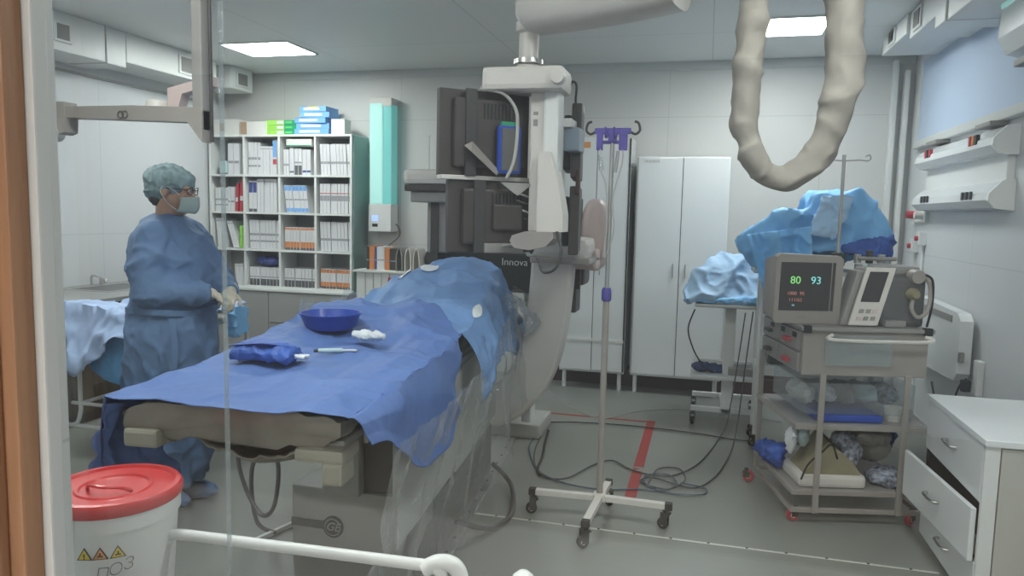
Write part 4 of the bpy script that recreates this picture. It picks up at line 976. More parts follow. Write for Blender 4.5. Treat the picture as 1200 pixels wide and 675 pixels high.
b = MB(); b.ball((-.0, 5.6, .40), (.08, .07, .035)); b.ball((.10, 5.62, .39), (.10, .08, .028))
o = fuse('cloth_heap', b, 'navycl', None, .012, 3, lambda p: ridge(p, 14, .014)); tag(o, 'dark blue cloth heap on the lower tray of the instrument trolley', 'cloth')
thing('grey_case', MB().box(.19, .37, 5.50, 5.74, .3655, .42, .008), 'greyp', 'flat grey case on the lower tray beside the dark blue cloth', 'case')

tt = root('draped_stand', (.62, 5.25, 0), 'tall wheeled stand carrying the high sky-blue draped mound behind the monitor cart', 'stand')
obj('stand_top', MB().box(.30, 1.12, 5.00, 5.34, 1.15, 1.18, .006), 'steel', tt)
for x in (.36, 1.06):
    for y in (5.04, 5.28): obj('leg', MB().cyl((x, y, .08), (x, y, 1.15), .014, n=12), 'white', tt); caster(tt, (x, y, .09), yaw=.6, r_=.027)
obj('dark_lower_box', MB().box(.42, 1.0, 5.06, 5.30, .55, 1.0, .02), 'dark2', tt)
b = MB(); b.box(.34, 1.08, 5.03, 5.31, .52, .545, .004); obj('lower_shelf', b, 'white', tt)
b = MB()
b.hull([(.60, 4.98, 1.30), (.62, 5.0, 1.66), (.68, 5.2, 1.68), (.90, 5.0, 1.685), (.95, 5.3, 1.66), (1.12, 5.2, 1.46), (1.12, 5.0, 1.28), (1.10, 5.45, 1.25), (.60, 5.45, 1.25), (.60, 5.4, 1.6)])
b.hull([(.16, 5.05, 1.36), (.30, 5.0, 1.45), (.44, 4.98, 1.55), (.62, 5.0, 1.58), (.66, 5.3, 1.4), (.62, 5.0, 1.22), (.40, 4.98, 1.20), (.30, 5.0, 1.19), (.45, 5.4, 1.2), (.26, 5.1, 1.19)])
o = fuse('draped_mound', b, 'cyan', None, .016, 4, lambda p: ridge(p, 2.4, .045, 2) + ridge(p, 8, .004)); tag(o, 'sky-blue crumpled sheet draped over the tall stand behind the monitor cart', 'drape')
# sheet hanging from the front of that stand
def hsheet(u, v):
    x = .24 + .14 * v + (.62 - .24 - .14 * v) * u; z = 1.40 + .06 * u - v * (.50 - .10 * u); p = Vector((x + .03 * v, 4.93 + .04 * math.sin(u * 11), z)); return p + Vector((0, -1, 0)) * (ridge(p, 4, .04, 6))
b = MB(); b.grid(40, 40, hsheet); thing('hanging_sheet', b, 'cyan', 'sky-blue sheet hanging down between the pale draped pack and the monitor', 'drape', smooth=75, solid=.002)
b = MB(); b.hull([(.66, 4.93, 1.60), (.69, 4.95, 1.67), (.88, 4.94, 1.67), (.82, 4.92, 1.55), (.76, 4.90, 1.36), (.60, 4.90, 1.40), (.62, 4.97, 1.5), (.85, 4.97, 1.6)])
o = fuse('pale_sheet', b, 'paleblue', None, .012, 4, lambda p: ridge(p, 7, .02)); tag(o, 'pale blue upright sheet panel on the front of the sky-blue mound', 'drape')
b = MB(); b.hull([(.80, 4.90, 1.30), (.80, 4.90, 1.35), (1.10, 4.92, 1.43), (1.12, 5.0, 1.36), (1.10, 4.95, 1.29), (.95, 4.86, 1.29), (.84, 4.98, 1.30)])
o = fuse('deep_blue_fold', b, 'deepblue', None, .012, 3, lambda p: ridge(p, 12, .02)); tag(o, 'deep blue folded cloth at the foot of the sky-blue mound, by the cart pole', 'cloth')

# ================================================================== MONITOR CART
CW, CD = .60, .60; crz = math.radians(13)
CT = Matrix.Translation((.475, 3.80, 0)) @ Matrix.Rotation(crz, 4, 'Z')
ct = root('equipment_cart', (.475, 3.80, 0), 'grey steel equipment cart with drawers, shelves and red-wheeled casters', 'cart', crz)
def L(mb): mb.v = [CT @ v for v in mb.v]; return mb
def cobj(n, mb, m, par=None, **k): return obj(n, L(mb), m, par or ct, **k)
cobj('cabinet_box', MB().box(0, CW, .0, CD, .745, .965, .006), 'beige')
cobj('cart_top', MB().box(-.015, CW + .02, -.015, CD + .01, .965, .985, .004), 'greyp')
for x in (.004, CW - .02):
    cobj('corner_bumper', MB().box(x - .012, x + .028, -.02, .01, .955, .992, .004), 'black')
# drawers on the left face
for k, (z0, z1) in enumerate(((.86, .955), (.755, .85))):
    for j in range(2):
        d = cobj('drawer', MB().box(-.014, .0, .03 + j * .29, .30 + j * .29, z0, z1, .003), 'greyp')
        cobj('drawer_knob', MB().box(-.04, -.012, .13 + j * .29, .20 + j * .29, z0 + .03, z0 + .05, .004), 'redprint' if j == 0 else 'dark', d)
for j in range(3): cobj('socket_opening', MB().box(-.018, -.012, .06 + j * .17, .11 + j * .17, .92, .945, .002), 'black')
cobj('shelf_board', MB().box(-.01, CW + .01, 0, CD, .49, .505, .003), 'greyp')
cobj('shelf_board', MB().box(-.0, CW, 0, CD, .155, .17, .003), 'greyp')
for z in (.478, .50, .145, .085):
    pass
for z in (.49, .16, .07):
    b = MB(); 
    for (x0, x1, y0, y1) in ((-.02, CW + .03, -.02, 0), (-.02, CW + .03, CD, CD + .02), (-.02, 0, 0, CD), (CW + .01, CW + .03, 0, CD)): b.box(x0, x1, y0, y1, z - .012, z + .012, .003)
    cobj('frame_rail', b, 'beige')
for x in (.095, CW - .10):
    cobj('front_post', MB().box(x - .014, x + .014, -.035, -.02, .06, .76, .003), 'beige')
for x in (-.005, CW + .01):
    cobj('rear_post', MB().box(x - .012, x + .012, CD - .01, CD + .012, .07, .76, .002), 'beige')
cobj('handle_rail', MB().tube(spline([(.13, -.02, .95), (.13, -.05, .93), (CW - .03, -.05, .93), (CW - .03, -.02, .95)], 5), .009, 8), 'offwhite')
for x, y, yw in ((.02, .02, .3), (CW - .01, .02, .9), (-.07, CD - .03, 2.9), (CW - .03, CD - .04, .4)):
    p = CT @ Vector((x, y, 0)); caster(ct, (p.x, p.y, .075), 'redprint', yw, r_=.031, fork='dark2')
cobj('pole_socket', MB().cb((.235, .24, 1.30), (.06, .05, .07), .01), 'black')
p0 = CT @ Vector((.235, .24, 0))
obj('pole', MB().cyl((p0.x, p0.y, .985), (p0.x, p0.y, 1.83), .0085), 'steel', ct, smooth=True)
for s in (-1, 1):
    obj('pole_hook', MB().tube(spline([(p0.x, p0.y, 1.80), (p0.x + s * .07, p0.y, 1.805), (p0.x + s * .11, p0.y, 1.80), (p0.x + s * .125, p0.y, 1.815), (p0.x + s * .115, p0.y, 1.83), (p0.x + s * .10, p0.y, 1.82)], 5), .0035, 6), 'steel', ct, smooth=True)
cobj('clear_flap', MB().box(.10, .42, -.019, -.014, .80, .95, .001), 'acryl')
def acr(x0, x1, y0, y1, z0, z1): return MB().box(x0, x1, y0, y1, z0, z1, .004)
# items on the cart shelves
def citem(name, mb, m, label, cat, group=None, smooth=False): return thing(name, L(mb), m, label, cat, group, smooth)
citem('clear_bin', acr(.03, .57, .03, .5, .545, .70), 'acryl', 'clear plastic bin of packed supplies on the upper shelf of the cart', 'bin')
citem('blue_tray', MB().box(.10, .42, .02, .4, .507, .545, .01), 'royal', 'flat royal blue tray under the clear bin on the cart', 'tray')
citem('pale_cup', MB().lathe([(.0, 0), (.035, 0), (.045, .07), (.04, .068), (.03, .004)], (.50, .09, .507), 20), 'offwhite', 'pale cup beside the blue tray on the cart', 'cup')
for k in range(5):
    b = MB(); b.ball((.09 + .105 * k, .25, .615), (.05, .15, .052)); b.v = [CT @ v for v in b.v]
    o = fuse('supply_pack', b, ['basegrey', 'gauze', 'greyp', 'paleteal', 'patterned'][k], None, .014, 2, lambda p: ridge(p, 14, .016))
    tag(o, ['grey supply pack inside the clear bin, nearest the drawer face', 'white supply pack inside the clear bin', 'dark grey supply pack in the middle of the clear bin', 'pale teal supply pack inside the clear bin', 'mottled supply pack inside the clear bin, nearest the valves'][k], 'supply pack')
def lump(name, balls, m, label, cat, amp=.014, f=13):
    b = MB()
    for c, r_ in balls: b.ball(c, r_)
    b.v = [CT @ v for v in b.v]; o = fuse(name, b, m, None, .012, 3, lambda p: ridge(p, f, amp)); tag(o, label, cat); return o
lump('blue_bag', [((-.02, .42, .235), (.045, .11, .05)), ((.0, .30, .25), (.05, .07, .06))], 'deepblue', 'blue plastic bag spilling over the side of the bottom cart shelf', 'bag', .03, 9)
lump('foil_pack', [((.03, .17, .37), (.02, .06, .08))], 'gauze', 'shiny white packet standing on the bottom cart shelf', 'packet')
lump('teal_packet', [((.09, .17, .40), (.035, .04, .07))], 'paleteal', 'pale teal crumpled packet behind the post on the bottom cart shelf', 'packet')
citem('tan_bag', MB().hull([(.06, .04, .235), (.06, .25, .235), (.17, .05, .40), (.19, .25, .42), (.30, .05, .30), (.36, .25, .235), (.34, .04, .235)]), 'tan', 'tan canvas bag with a dark strap on the bottom shelf of the cart', 'bag')
citem('white_case', MB().box(.03, .36, .02, .30, .171, .235, .018), 'offwhite', 'rounded white case under the tan bag on the bottom cart shelf', 'case')
citem('bag_strap', MB().tube(spline([(.03, .0, .22), (.06, -.004, .30), (.12, -.002, .36), (.17, .0, .40), (.20, -.003, .33)], 6), .005, 6), 'black', 'black strap across the tan bag on the cart', 'strap')
lump('patterned_bag', [((.30, .13, .34), (.06, .09, .09)), ((.25, .10, .40), (.05, .06, .05))], 'patterned', 'grey patterned plastic bag in the middle of the bottom cart shelf', 'bag')
lump('grey_bag', [((.42, .22, .40), (.13, .13, .06)), ((.47, .22, .34), (.08, .1, .08))], 'greyp', 'grey cloth bag heaped behind the patterned bag on the cart', 'bag')
lump('patterned_pillow', [((.50, .12, .205), (.10, .10, .045))], 'patterned', 'mottled grey cushion at the right end of the bottom cart shelf', 'cushion')
lump('dark_pouch', [((.585, .35, .38), (.04, .12, .10))], 'navycl', 'dark blue pouch at the valve end of the cart, behind the front post', 'pouch')

# ---- CRT patient monitor
mx = Matrix.Translation((.335, 3.86, .987)) @ Matrix.Rotation(math.radians(13), 4, 'Z') @ Matrix.Rotation(math.radians(2), 4, 'X')
pm = root('patient_monitor', (.48, 3.95, .987), 'boxy beige patient monitor showing 80 and 93 on its dark screen', 'monitor')
def P_(n, mb, m, par=pm, X=mx, **k): mb.v = [X @ v for v in mb.v]; return obj(n, mb, m, par, **k)
b = MB(); b.prism([(0, .02), (.01, .0), (.315, .0), (.325, .02), (.325, .32), (.31, .337), (.02, .345), (.0, .33)], -.0, .05, 'XZ'); fr = P_('front_frame', b, 'beige')
b = MB(); b.rings([[(.012, .05, .01), (.315, .05, .01), (.315, .05, .335), (.012, .05, .34)], [(.03, .28, .02), (.29, .28, .02), (.29, .28, .29), (.03, .28, .29)]]); P_('rear_housing', b, 'beige')
sc_ = P_('screen', MB().box(.022, .268, -.004, .002, .065, .305, .003), 'screen', fr)
P_('side_column', MB().box(.274, .288, -.003, .003, .065, .305, .002), 'dark', fr)
for (s, x, z, sz, m_) in (('80', .095, .215, .052, 'glowg'), ('93', .195, .215, .052, 'glowc'), ('1000  95', .10, .150, .024, 'glowr'), (' 111/62 ', .10, .118, .024, 'glowr'), ('74', .09, .09, .014, 'glowc')):
    text(s, sz, m_, sc_, mx @ frame((x, -.006, z), (1, 0, 0), (0, 0, 1)), 'screen_digits', bold=.0)
P_('brand_plate', MB().box(.12, .16, -.003, .001, .03, .04), 'greyp', fr)
# ---- defibrillator-like unit leaning back
dx = Matrix.Translation((.705, 3.895, .987)) @ Matrix.Rotation(math.radians(13), 4, 'Z') @ Matrix(((1, 0, .30, 0), (0, 1, .1, 0), (0, 0, 1, 0), (0, 0, 0, 1)))
df = root('slanted_monitor', (.77, 3.95, .987), 'smaller grey slanted monitor with a dark screen standing beside the patient monitor', 'monitor')
o = P_('body', MB().box(-.02, .115, 0, .14, .0, .285, .010), 'beige', df, dx)
P_('front_bezel', MB().box(-.024, .119, -.008, .004, .004, .288, .006), 'offwhite', df, dx)
P_('screen', MB().box(-.002, .088, -.012, -.006, .12, .268, .003), 'screen', df, dx)
for i in range(3):
    for j in range(2): P_('key', MB().box(.005 + i * .033, .028 + i * .033, -.012, -.007, .03 + j * .035, .05 + j * .035, .002), ['pink', 'greyp', 'beige'][(i + j) % 3], df, dx)
b = MB(); b.box(-.055, -.02, .01, .13, .0, .27, .01); P_('side_block', b, 'greyp', df, dx)
# ---- vaporiser / anaesthesia block
vx = CT
vp = root('anaesthesia_block', (.93, 4.15, .987), 'dark anaesthesia block with knobs and hoses at the wall end of the cart top', 'anaesthesia unit')
def V_(n, mb, m, par=vp, **k): mb.v = [CT @ v for v in mb.v]; return obj(n, mb, m, par, **k)
V_('main_block', MB().box(.385, .60, .06, .34, .985, 1.235, .02), 'basedark')
V_('upper_block', MB().box(.36, .585, .10, .34, 1.235, 1.28, .012), 'greyp')
V_('round_knob', MB().lathe([(0, -.03), (.032, -.03), (.035, -.02), (.035, .03)], (.545, .06, 1.235), 20, 'Y'), 'beige', smooth=True)
V_('hanging_mask', MB().lathe([(0, -.04), (.018, -.04), (.03, -.01), (.03, .01)], (.53, .05, 1.15), 18, 'Y'), 'tan', smooth=True)
V_('breathing_hose', MB().tube(spline([(.53, .04, 1.13), (.52, .03, 1.08), (.55, .03, 1.04), (.59, .03, 1.06), (.61, .04, 1.12), (.608, .05, 1.20), (.58, .06, 1.24)], 6), .010, 10), 'beige', smooth=True)
V_('black_hose', MB().tube(spline([(.57, .05, 1.25), (.615, .04, 1.22), (.622, .04, 1.10), (.61, .05, .99)], 6), .006, 8), 'black', smooth=True)
V_('small_gauge', MB().box(.40, .50, .03, .06, .987, 1.02, .003), 'greyp')
for k in range(3): V_('valve_cylinder', MB().cyl((.34 + k * .06, .25, 1.285), (.34 + k * .06, .25, 1.33 + .02 * (k % 2)), .018, n=16), ['steel', 'dark2', 'steel'][k], smooth=True)
V_('cross_bar', MB().cyl((.33, .22, 1.31), (.52, .22, 1.31), .010), 'greyp', smooth=True)
V_('clear_hose', MB().tube(spline([(.36, .2, 1.28), (.34, .16, 1.22), (.36, .14, 1.12), (.38, .14, 1.03)], 6), .012, 8), 'paleteal', smooth=True)

# ================================================================== DRAWER CABINET AT THE RIGHT
KX0, KX1, KY0, KY1, KZ = 1.04, 1.52, 3.06, 3.79, .70
kc = root('drawer_cabinet', (1.28, 3.45, 0), 'pale drawer cabinet with bow handles, its middle drawer hanging slightly open', 'drawer cabinet')
obj('body', MB().box(KX0 + .02, KX1, KY0 + .005, KY1, .03, KZ - .025, .003), 'whiteg', kc)
obj('top_board', MB().box(KX0 - .005, KX1 + .02, KY0 - .02, KY1 + .01, KZ - .025, KZ, .003), 'whiteg', kc)
obj('side_panel', MB().box(KX0 + .055, KX1, KY0 - .012, KY0 + .006, .03, KZ - .03, .001), 'plaster', kc)
obj('corner_post', MB().box(KX0, KX0 + .05, KY0 - .012, KY0 + .006, .03, KZ - .026, .001), 'white', kc)
obj('plinth', MB().box(KX0 + .04, KX1, KY0 + .03, KY1 - .02, 0, .03), 'greyp', kc)
def drawer(z0, z1, out, tilt=0.):
    Mx = Matrix.Translation((KX0 + .02 - out, (KY0 + KY1) / 2, z0)) @ Matrix.Rotation(tilt, 4, 'Z')
    W2 = (KY1 - KY0) / 2 - .004
    d = obj('drawer', MB().box(-.02, 0, -W2 + .008, W2, 0, z1 - z0, .003, Mx), 'whiteg', kc)
    hh = (z1 - z0) * .55; pts = [Mx @ Vector(p) for p in ((-.02, -.06, hh), (-.042, -.05, hh), (-.045, .0, hh - .004), (-.042, .05, hh), (-.02, .06, hh))]
    obj('handle', MB().tube(spline(pts, 5), .006, 8), 'chrome', d, smooth=True)
    if out > .02: obj('drawer_box', MB().box(0, out + .1, -W2 + .03, W2 - .03, .02, .09, .001, Mx), 'greyp', d)
    return d
drawer(.45, .675, .0); drawer(.215, .425, .055, math.radians(5)); drawer(.035, .21, 0.)
obj('dark_recess', MB().box(KX0 + .016, KX0 + .022, KY0 + .012, KY1 - .01, .212, .452), 'ink', kc)  # flat black panel on the solid body, shade of the open drawer gap

# ================================================================== LEFT DRAPED TROLLEY
gt = root('tube_trolley', (-3.15, 3.9, 0), 'white tubular trolley on casters under the pale blue cover at the left', 'trolley')
for y in (3.58, 4.12):
    b = MB().tube(spline([(-3.80, y, .16), (-3.66, y, .17), (-3.62, y, .26)], 5) + [Vector((-3.62, y, .80))], .013, 10); obj('leg', b, 'white', gt, smooth=True)
    obj('leg', MB().cyl((-3.22, y, .16), (-3.22, y, .80), .012), 'white', gt, smooth=True)
    obj('leg', MB().tube(spline([(-2.84, y, .1), (-2.84, y, .5), (-2.84, y, .80), (-2.86, y, .86), (-2.92, y, .87)], 5), .013, 10), 'white', gt, smooth=True)
    obj('cross_rail', MB().cyl((-3.68, y, .30), (-2.84, y, .30), .011), 'white', gt, smooth=True)
    obj('base_rail', MB().cyl((-3.80, y, .16), (-2.84, y, .16), .012), 'white', gt, smooth=True)
for x, y, yw in ((-3.76, 3.58, .2), (-2.86, 3.58, .5), (-3.76, 4.12, 1.), (-2.86, 4.12, 1.4)): caster(gt, (x, y, .155 if x < -3 else .12), yaw=yw, r_=.045)
obj('end_rail', MB().cyl((-3.62, 3.58, .30), (-3.62, 4.12, .30), .011), 'white', gt, smooth=True)
obj('table_plate', MB().box(-3.70, -2.87, 3.56, 4.14, .78, .80, .003), 'steel', gt)
def tcov(u, v):
    x = -3.74 + .90 * u; vv = v * 1.30; 
    if vv < .28:
        t = vv / .28; y = 3.54 - .075 * (1 - t) + .02 * math.sin(u * 20) * (1 - t); lowz = .64 - .14 * math.exp(-((u - .22) / .14) ** 2) + .10 * sstep(.35, .6, u); z = lowz + (.87 - lowz) * t
    else: y = 3.54 + (vv - .28) * .58; z = .87 + .02 * math.sin(u * 8) + .03 * math.sin(vv * 5)
    p = Vector((x, y, z)); return p + Vector((0, -.8 if vv < .28 else 0, .6)) * (ridge(p, 4.5, .035, 7) + ridge(p, 12, .006))
b = MB(); b.grid(70, 60, tcov)
thing('trolley_cover', b, 'lav', 'pale lavender-blue sheet crumpled over the tubular trolley behind the person', 'drape', smooth=75, solid=.002)
def tcov2(u, v):
    x = -3.66 + .8 * u; z = .80 - v * (.16 + .20 * math.sin(min(1, u * 1.3) * PI * .62 + .1)); y = 3.545 + .015 * math.sin(u * 13) * v
    p = Vector((x, y, z)); return p + Vector((0, -1, 0)) * ridge(p, 5, .015, 3)
b = MB(); b.grid(50, 30, tcov2)
thing('trolley_underdrape', b, mat('bright_blue_film', (.10, .33, .62), .35, var=.2, scale=6), 'bright blue plastic drape hanging below the pale trolley cover', 'drape', smooth=75, solid=.002)
def tend(u, v):
    y = 3.56 + .5 * u; p = Vector((-3.76 - .03 * math.sin(u * 9), y, .87 - v * (.20 + .06 * math.sin(u * 7)))); return p + Vector((-1, 0, 0)) * ridge(p, 6, .035, 9)
b = MB(); b.grid(30, 24, tend)
thing('trolley_end_fold', b, 'lav', 'pale blue folds hanging over the counter end of the tubular trolley', 'drape', smooth=75, solid=.002)
b = MB(); b.hull([(-2.86, 3.95, .86), (-2.80, 3.95, .90), (-2.80, 3.95, .68), (-2.81, 4.12, .72), (-2.81, 4.12, .88), (-2.86, 3.95, .70)])
o = fuse('blue_glove_bag', b, 'cyan', None, .008, 3, lambda p: ridge(p, 12, .012)); tag(o, 'small sky-blue cloth hanging on the trolley end right behind the gloved hands', 'cloth')

# ================================================================== PERSON
ps = root('person', (-2.58, 3.10, 0), 'person in blue surgical gown, cap and mask standing with gloved hands clasped', 'person')
hc = Vector((-2.535, 3.10, 1.575))
# body: one continuous surface
b = MB()
Hd = Matrix.Translation(hc) @ Matrix.Rotation(math.radians(16), 4, 'Z') @ Matrix.Rotation(math.radians(8), 4, 'Y')   # +X is the face
def hp(x, y, z): return Hd @ Vector((x, y, z))
def hball(x, y, z, rx, ry, rz): b.ball(hp(x, y, z), (rx, ry, rz), Hd.to_3x3().to_4x4())
hball(-.012, 0, .030, .098, .078, .088); hball(.018, 0, -.030, .072, .062, .088)
hball(.052, 0, -.088, .034, .030, .026); hball(.030, .0, -.072, .045, .048, .035)
for s in (-1, 1):
    hball(.058, s * .034, -.022, .026, .024, .024); hball(.078, s * .028, .022, .016, .026, .010); hball(.068, s * .030, .004, .014, .014, .010)
    hball(-.008, s * .078, -.006, .020, .010, .032)
capsule(b, hp(.082, 0, .012), hp(.108, 0, -.022), .009, .013); hball(.098, .010, -.026, .010, .008, .008); hball(.098, -.010, -.026, .010, .008, .008)
hball(.086, 0, -.055, .014, .022, .008); hball(.084, 0, -.064, .013, .018, .007)
capsule(b, (-2.575, 3.10, 1.36), hp(-.015, 0, -.05), .062, .055)
def ring(c, rx, ry, z, n=28, rot=0.): return [Vector((c[0] + rx * math.cos(t) * math.cos(rot) - ry * math.sin(t) * math.sin(rot), c[1] + rx * math.cos(t) * math.sin(rot) + ry * math.sin(t) * math.cos(rot), z)) for t in [2 * PI * i / n for i in range(n)]]
bodyr = [((-2.56, 3.10), .10, .13, .86), ((-2.56, 3.10), .12, .155, .95), ((-2.55, 3.10), .115, .15, 1.10), ((-2.555, 3.10), .12, .17, 1.25), ((-2.57, 3.10), .11, .18, 1.35), ((-2.575, 3.10), .07, .11, 1.42)]
b.rings([ring(*r_[:3], r_[3]) for r_ in bodyr])
Sn, En, Hn = Vector((-2.53, 2.95, 1.35)), Vector((-2.515, 2.90, 1.10)), Vector((-2.275, 3.02, 1.09))
Sf, Ef, Hf = Vector((-2.53, 3.22, 1.35)), Vector((-2.415, 3.27, 1.12)), Vector((-2.245, 3.13, 1.09))
for S_, E_, H_ in ((Sn, En, Hn), (Sf, Ef, Hf)):
    capsule(b, S_, E_, .050, .040); capsule(b, E_, H_, .039, .027)
for y, x in ((3.02, -2.60), (3.18, -2.56)):
    capsule(b, (x, y, .90), (x + .01, y, .50), .080, .052); capsule(b, (x + .01, y, .50), (x, y, .09), .050, .036)
    b.ball((x + .05, y, .04), (.115, .042, .038))
body = fuse('body', b, 'skin', ps, .0075, 4)
# hands inside gloves: palm, four fingers, thumb each
def hand(name, W_, palm_dir, curl_dir, side, mname='glove'):
    b = MB(); f = palm_dir.normalized(); c_ = (curl_dir - f * curl_dir.dot(f)).normalized(); s_ = f.cross(c_) * side
    K = W_ + f * .085
    b.hull([W_ + s_ * a * .026 + c_ * d * .014 for a in (-1, 1) for d in (-1, 1)] + [K + s_ * a * .038 + c_ * d * .011 for a in (-1, 1) for d in (-1, 1)])
    for i, (ln, of) in enumerate(((.068, -.030), (.076, -.010), (.072, .010), (.056, .030))):
        p = K + s_ * of - f * .01; q = p + (f * .75 + c_ * .55).normalized() * ln * .5; w = q + (f * .15 + c_ * 1.).normalized() * ln * .34; z = w + (c_ * .8 - f * .5).normalized() * ln * .26
        capsule(b, p, q, .0095, .0088, 10); capsule(b, q, w, .0088, .0080, 10); capsule(b, w, z, .0080, .0070, 10)
    p = W_ + s_ * -.024 + f * .025; q = p + (f * .6 - s_ * .75 + c_ * .3).normalized() * .040; w = q + (f * .9 - s_ * .1 + c_ * .4).normalized() * .030
    capsule(b, p, q, .0125, .0105, 10); capsule(b, q, w, .0105, .0085, 10)
    capsule(b, W_ - f * .05, W_ + f * .01, .034, .026, 14)
    return fuse(name, b, mname, ps, .0042, 2)
hand('gloved_hand', Hn, Vector((.62, .55, -.28)), Vector((.55, .5, -.6)), 1)
hand('gloved_hand', Hf, Vector((.42, -.72, -.22)), Vector((.2, -.6, -.6)), -1)
# gown: one continuous cloth surface (body of the gown and both sleeves)
b = MB()
gr = [((-2.600, 3.10), .195, .185, .13), ((-2.595, 3.10), .205, .20, .35), ((-2.575, 3.10), .215, .215, .60), ((-2.555, 3.10), .215, .22, .80), ((-2.545, 3.10), .200, .21, .97),
      ((-2.545, 3.10), .185, .205, 1.07), ((-2.545, 3.10), .185, .215, 1.18), ((-2.555, 3.10), .175, .22, 1.28), ((-2.57, 3.10), .15, .205, 1.36), ((-2.575, 3.10), .11, .145, 1.42), ((-2.572, 3.10), .078, .082, 1.462)]
b.rings([ring(c, rx, ry, z, 48) for c, rx, ry, z in gr])
for S_, E_, H_ in ((Sn, En, Hn), (Sf, Ef, Hf)):
    d = (H_ - E_).normalized()
    capsule(b, S_ + Vector((0, 0, -.0)), E_, .088, .086, 20); capsule(b, E_, E_ + (H_ - E_) * .45, .086, .066, 20); b.tube([E_ + (H_ - E_) * .45, H_ + d * .012], [.066, .048], 20)
def gdisp(p):
    v_ = .010 * math.sin(math.atan2(p.y - 3.1, p.x + 2.57) * 9 + 2 * math.sin(p.z * 4)) * sstep(1.0, .5, p.z)
    return v_ + ridge(Vector((p.x, p.y, p.z * .8)), 4, .020, 13) + ridge(p, 11, .004, 3)
gown = fuse('gown', b, 'gown', ps, .011, 6, gdisp)
# waist tie
n_ = 48; b = MB(); b.tube([(-2.545 + .205 * math.cos(t), 3.10 + .222 * math.sin(t), 1.0 + .006 * math.sin(3 * t)) for t in [2 * PI * i / n_ for i in range(n_)]], .006, 4, closed=True, sq=(.006, .028)); obj('waist_tie', b, 'gown', ps)
b = MB(); b.grid(10, 30, lambda u, v: (-2.40 + .018 * u + .015 * math.sin(v * 6), 2.885 + .018 * u, .98 - .52 * v)); obj('hanging_tie', b, 'gown', ps, solid=.002)
# cap, mask, glasses, hair
b = MB(); hball2 = lambda x, y, z, rx, ry, rz: b.ball(hp(x, y, z), (rx, ry, rz), Hd.to_3x3().to_4x4(), 28, 18)
hball2(-.022, 0, .044, .116, .098, .082); hball2(-.062, 0, .000, .072, .082, .070); hball2(.03, 0, .060, .064, .072, .046)
fuse('surgical_cap', b, 'cap', ps, .007, 4, lambda p: ridge(p, 16, .008))
b = MB(); b.ball(hp(-.055, 0, -.045), (.048, .062, .045)); fuse('hair', b, 'hair', ps, .008, 3, lambda p: ridge(p, 40, .005))
def msk(u, v):
    t = (u - .5) * 2.3; rz_ = .066; x = .028 + .088 * math.cos(t) + .012 * math.exp(-(t / .35) ** 2); y = .080 * math.sin(t)
    z = -.010 - .088 * v; x -= .020 * max(0, v - .6); x += .008 * math.sin(v * PI); return hp(x, y, z + .003 * math.sin(v * 14) - .012 * abs(t) * (v < .2))
b = MB(); b.grid(28, 20, msk); obj('face_mask', b, 'mask', ps, smooth=75, solid=.003)
for s in (-1, 1):
    obj('mask_loop', MB().tube(spline([hp(.065, s * .074, -.012), hp(.03, s * .086, .01), hp(-.005, s * .090, .02), hp(-.02, s * .088, -.01), hp(.02, s * .084, -.06), hp(.06, s * .076, -.085)], 5), .0018, 6), 'white', ps)
b = MB()
for s in (-1, 1):
    b.tube([hp(.106 - .01 * abs(math.cos(t)), s * .034 + .026 * math.cos(t), .012 + .018 * math.sin(t)) for t in [2 * PI * i / 20 for i in range(20)]], .0022, 6, closed=True)
    b.tube([hp(.098, s * .060, .016), hp(.05, s * .082, .014), hp(-.01, s * .086, .008)], .002, 6)
b.tube([hp(.106, -.010, .014), hp(.110, 0, .017), hp(.106, .010, .014)], .002, 6)
gl = obj('glasses', b, 'dark2', ps)
for s in (-1, 1):
    b = MB(); b.ball(hp(.088, s * .032, .010), (.006, .010, .0075), Hd.to_3x3().to_4x4()); e_ = obj('eye', b, 'white', ps, smooth=True)
    obj('iris', MB().ball(hp(.0935, s * .032, .008), .0035), 'hair', e_, smooth=True)
# trousers and shoe covers
b = MB()
for y, x in ((3.02, -2.60), (3.18, -2.56)): b.tube([(x, y, .45), (x + .005, y, .25), (x, y, .09)], [.075, .072, .070], 20)
obj('trousers', b, 'navycl', ps, smooth=True)
for y, x in ((3.02, -2.60), (3.18, -2.56)):
    b = MB(); b.ball((x + .05, y, .048), (.14, .055, .048)); b.ball((x, y, .08), (.06, .055, .05)); fuse('shoe_cover', b, 'gown', ps, .008, 3, lambda p: ridge(p, 20, .005))

# ================================================================== FOREGROUND TROLLEY WITH BUCKET
fx = root('rail_trolley', (-.95, 1.42, 0), 'low white tubular trolley below the glass, its top rail running across the foreground', 'trolley')
obj('shelf', MB().box(-1.55, -.60, 1.26, 1.62, .475, .495, .004), 'greyp', fx)
obj('top_rail', MB().tube(spline([(-1.25, 1.47, .62), (-1.24, 1.47, .695), (-1.18, 1.475, .705)], 5) + spline([(-.62, 1.50, .705), (-.555, 1.503, .70), (-.54, 1.503, .66), (-.54, 1.503, .50)], 5), .0135, 12), 'white', fx, smooth=True)
obj('rail_grip', MB().tube(spline([(-.585, 1.50, .695), (-.55, 1.51, .712), (-.515, 1.52, .70), (-.50, 1.52, .65), (-.50, 1.52, .50)], 6), .019, 14), 'white', fx, smooth=True)
obj('knob_post', MB().lathe([(.018, 0), (.018, .20), (.024, .205), (.024, .225), (.012, .236), (0, .238)], (-.365, 1.55, .463), 20), 'white', fx, smooth=True)
obj('shelf_extension', MB().box(-.62, -.33, 1.48, 1.60, .455, .475, .004), 'white', fx)
for x in (-1.53, -.62):
    for y in (1.28, 1.60): obj('leg', MB().cyl((x, y, .06), (x, y, .48), .014, n=14), 'white', fx); caster(fx, (x, y, .08), yaw=.7, r_=.027)
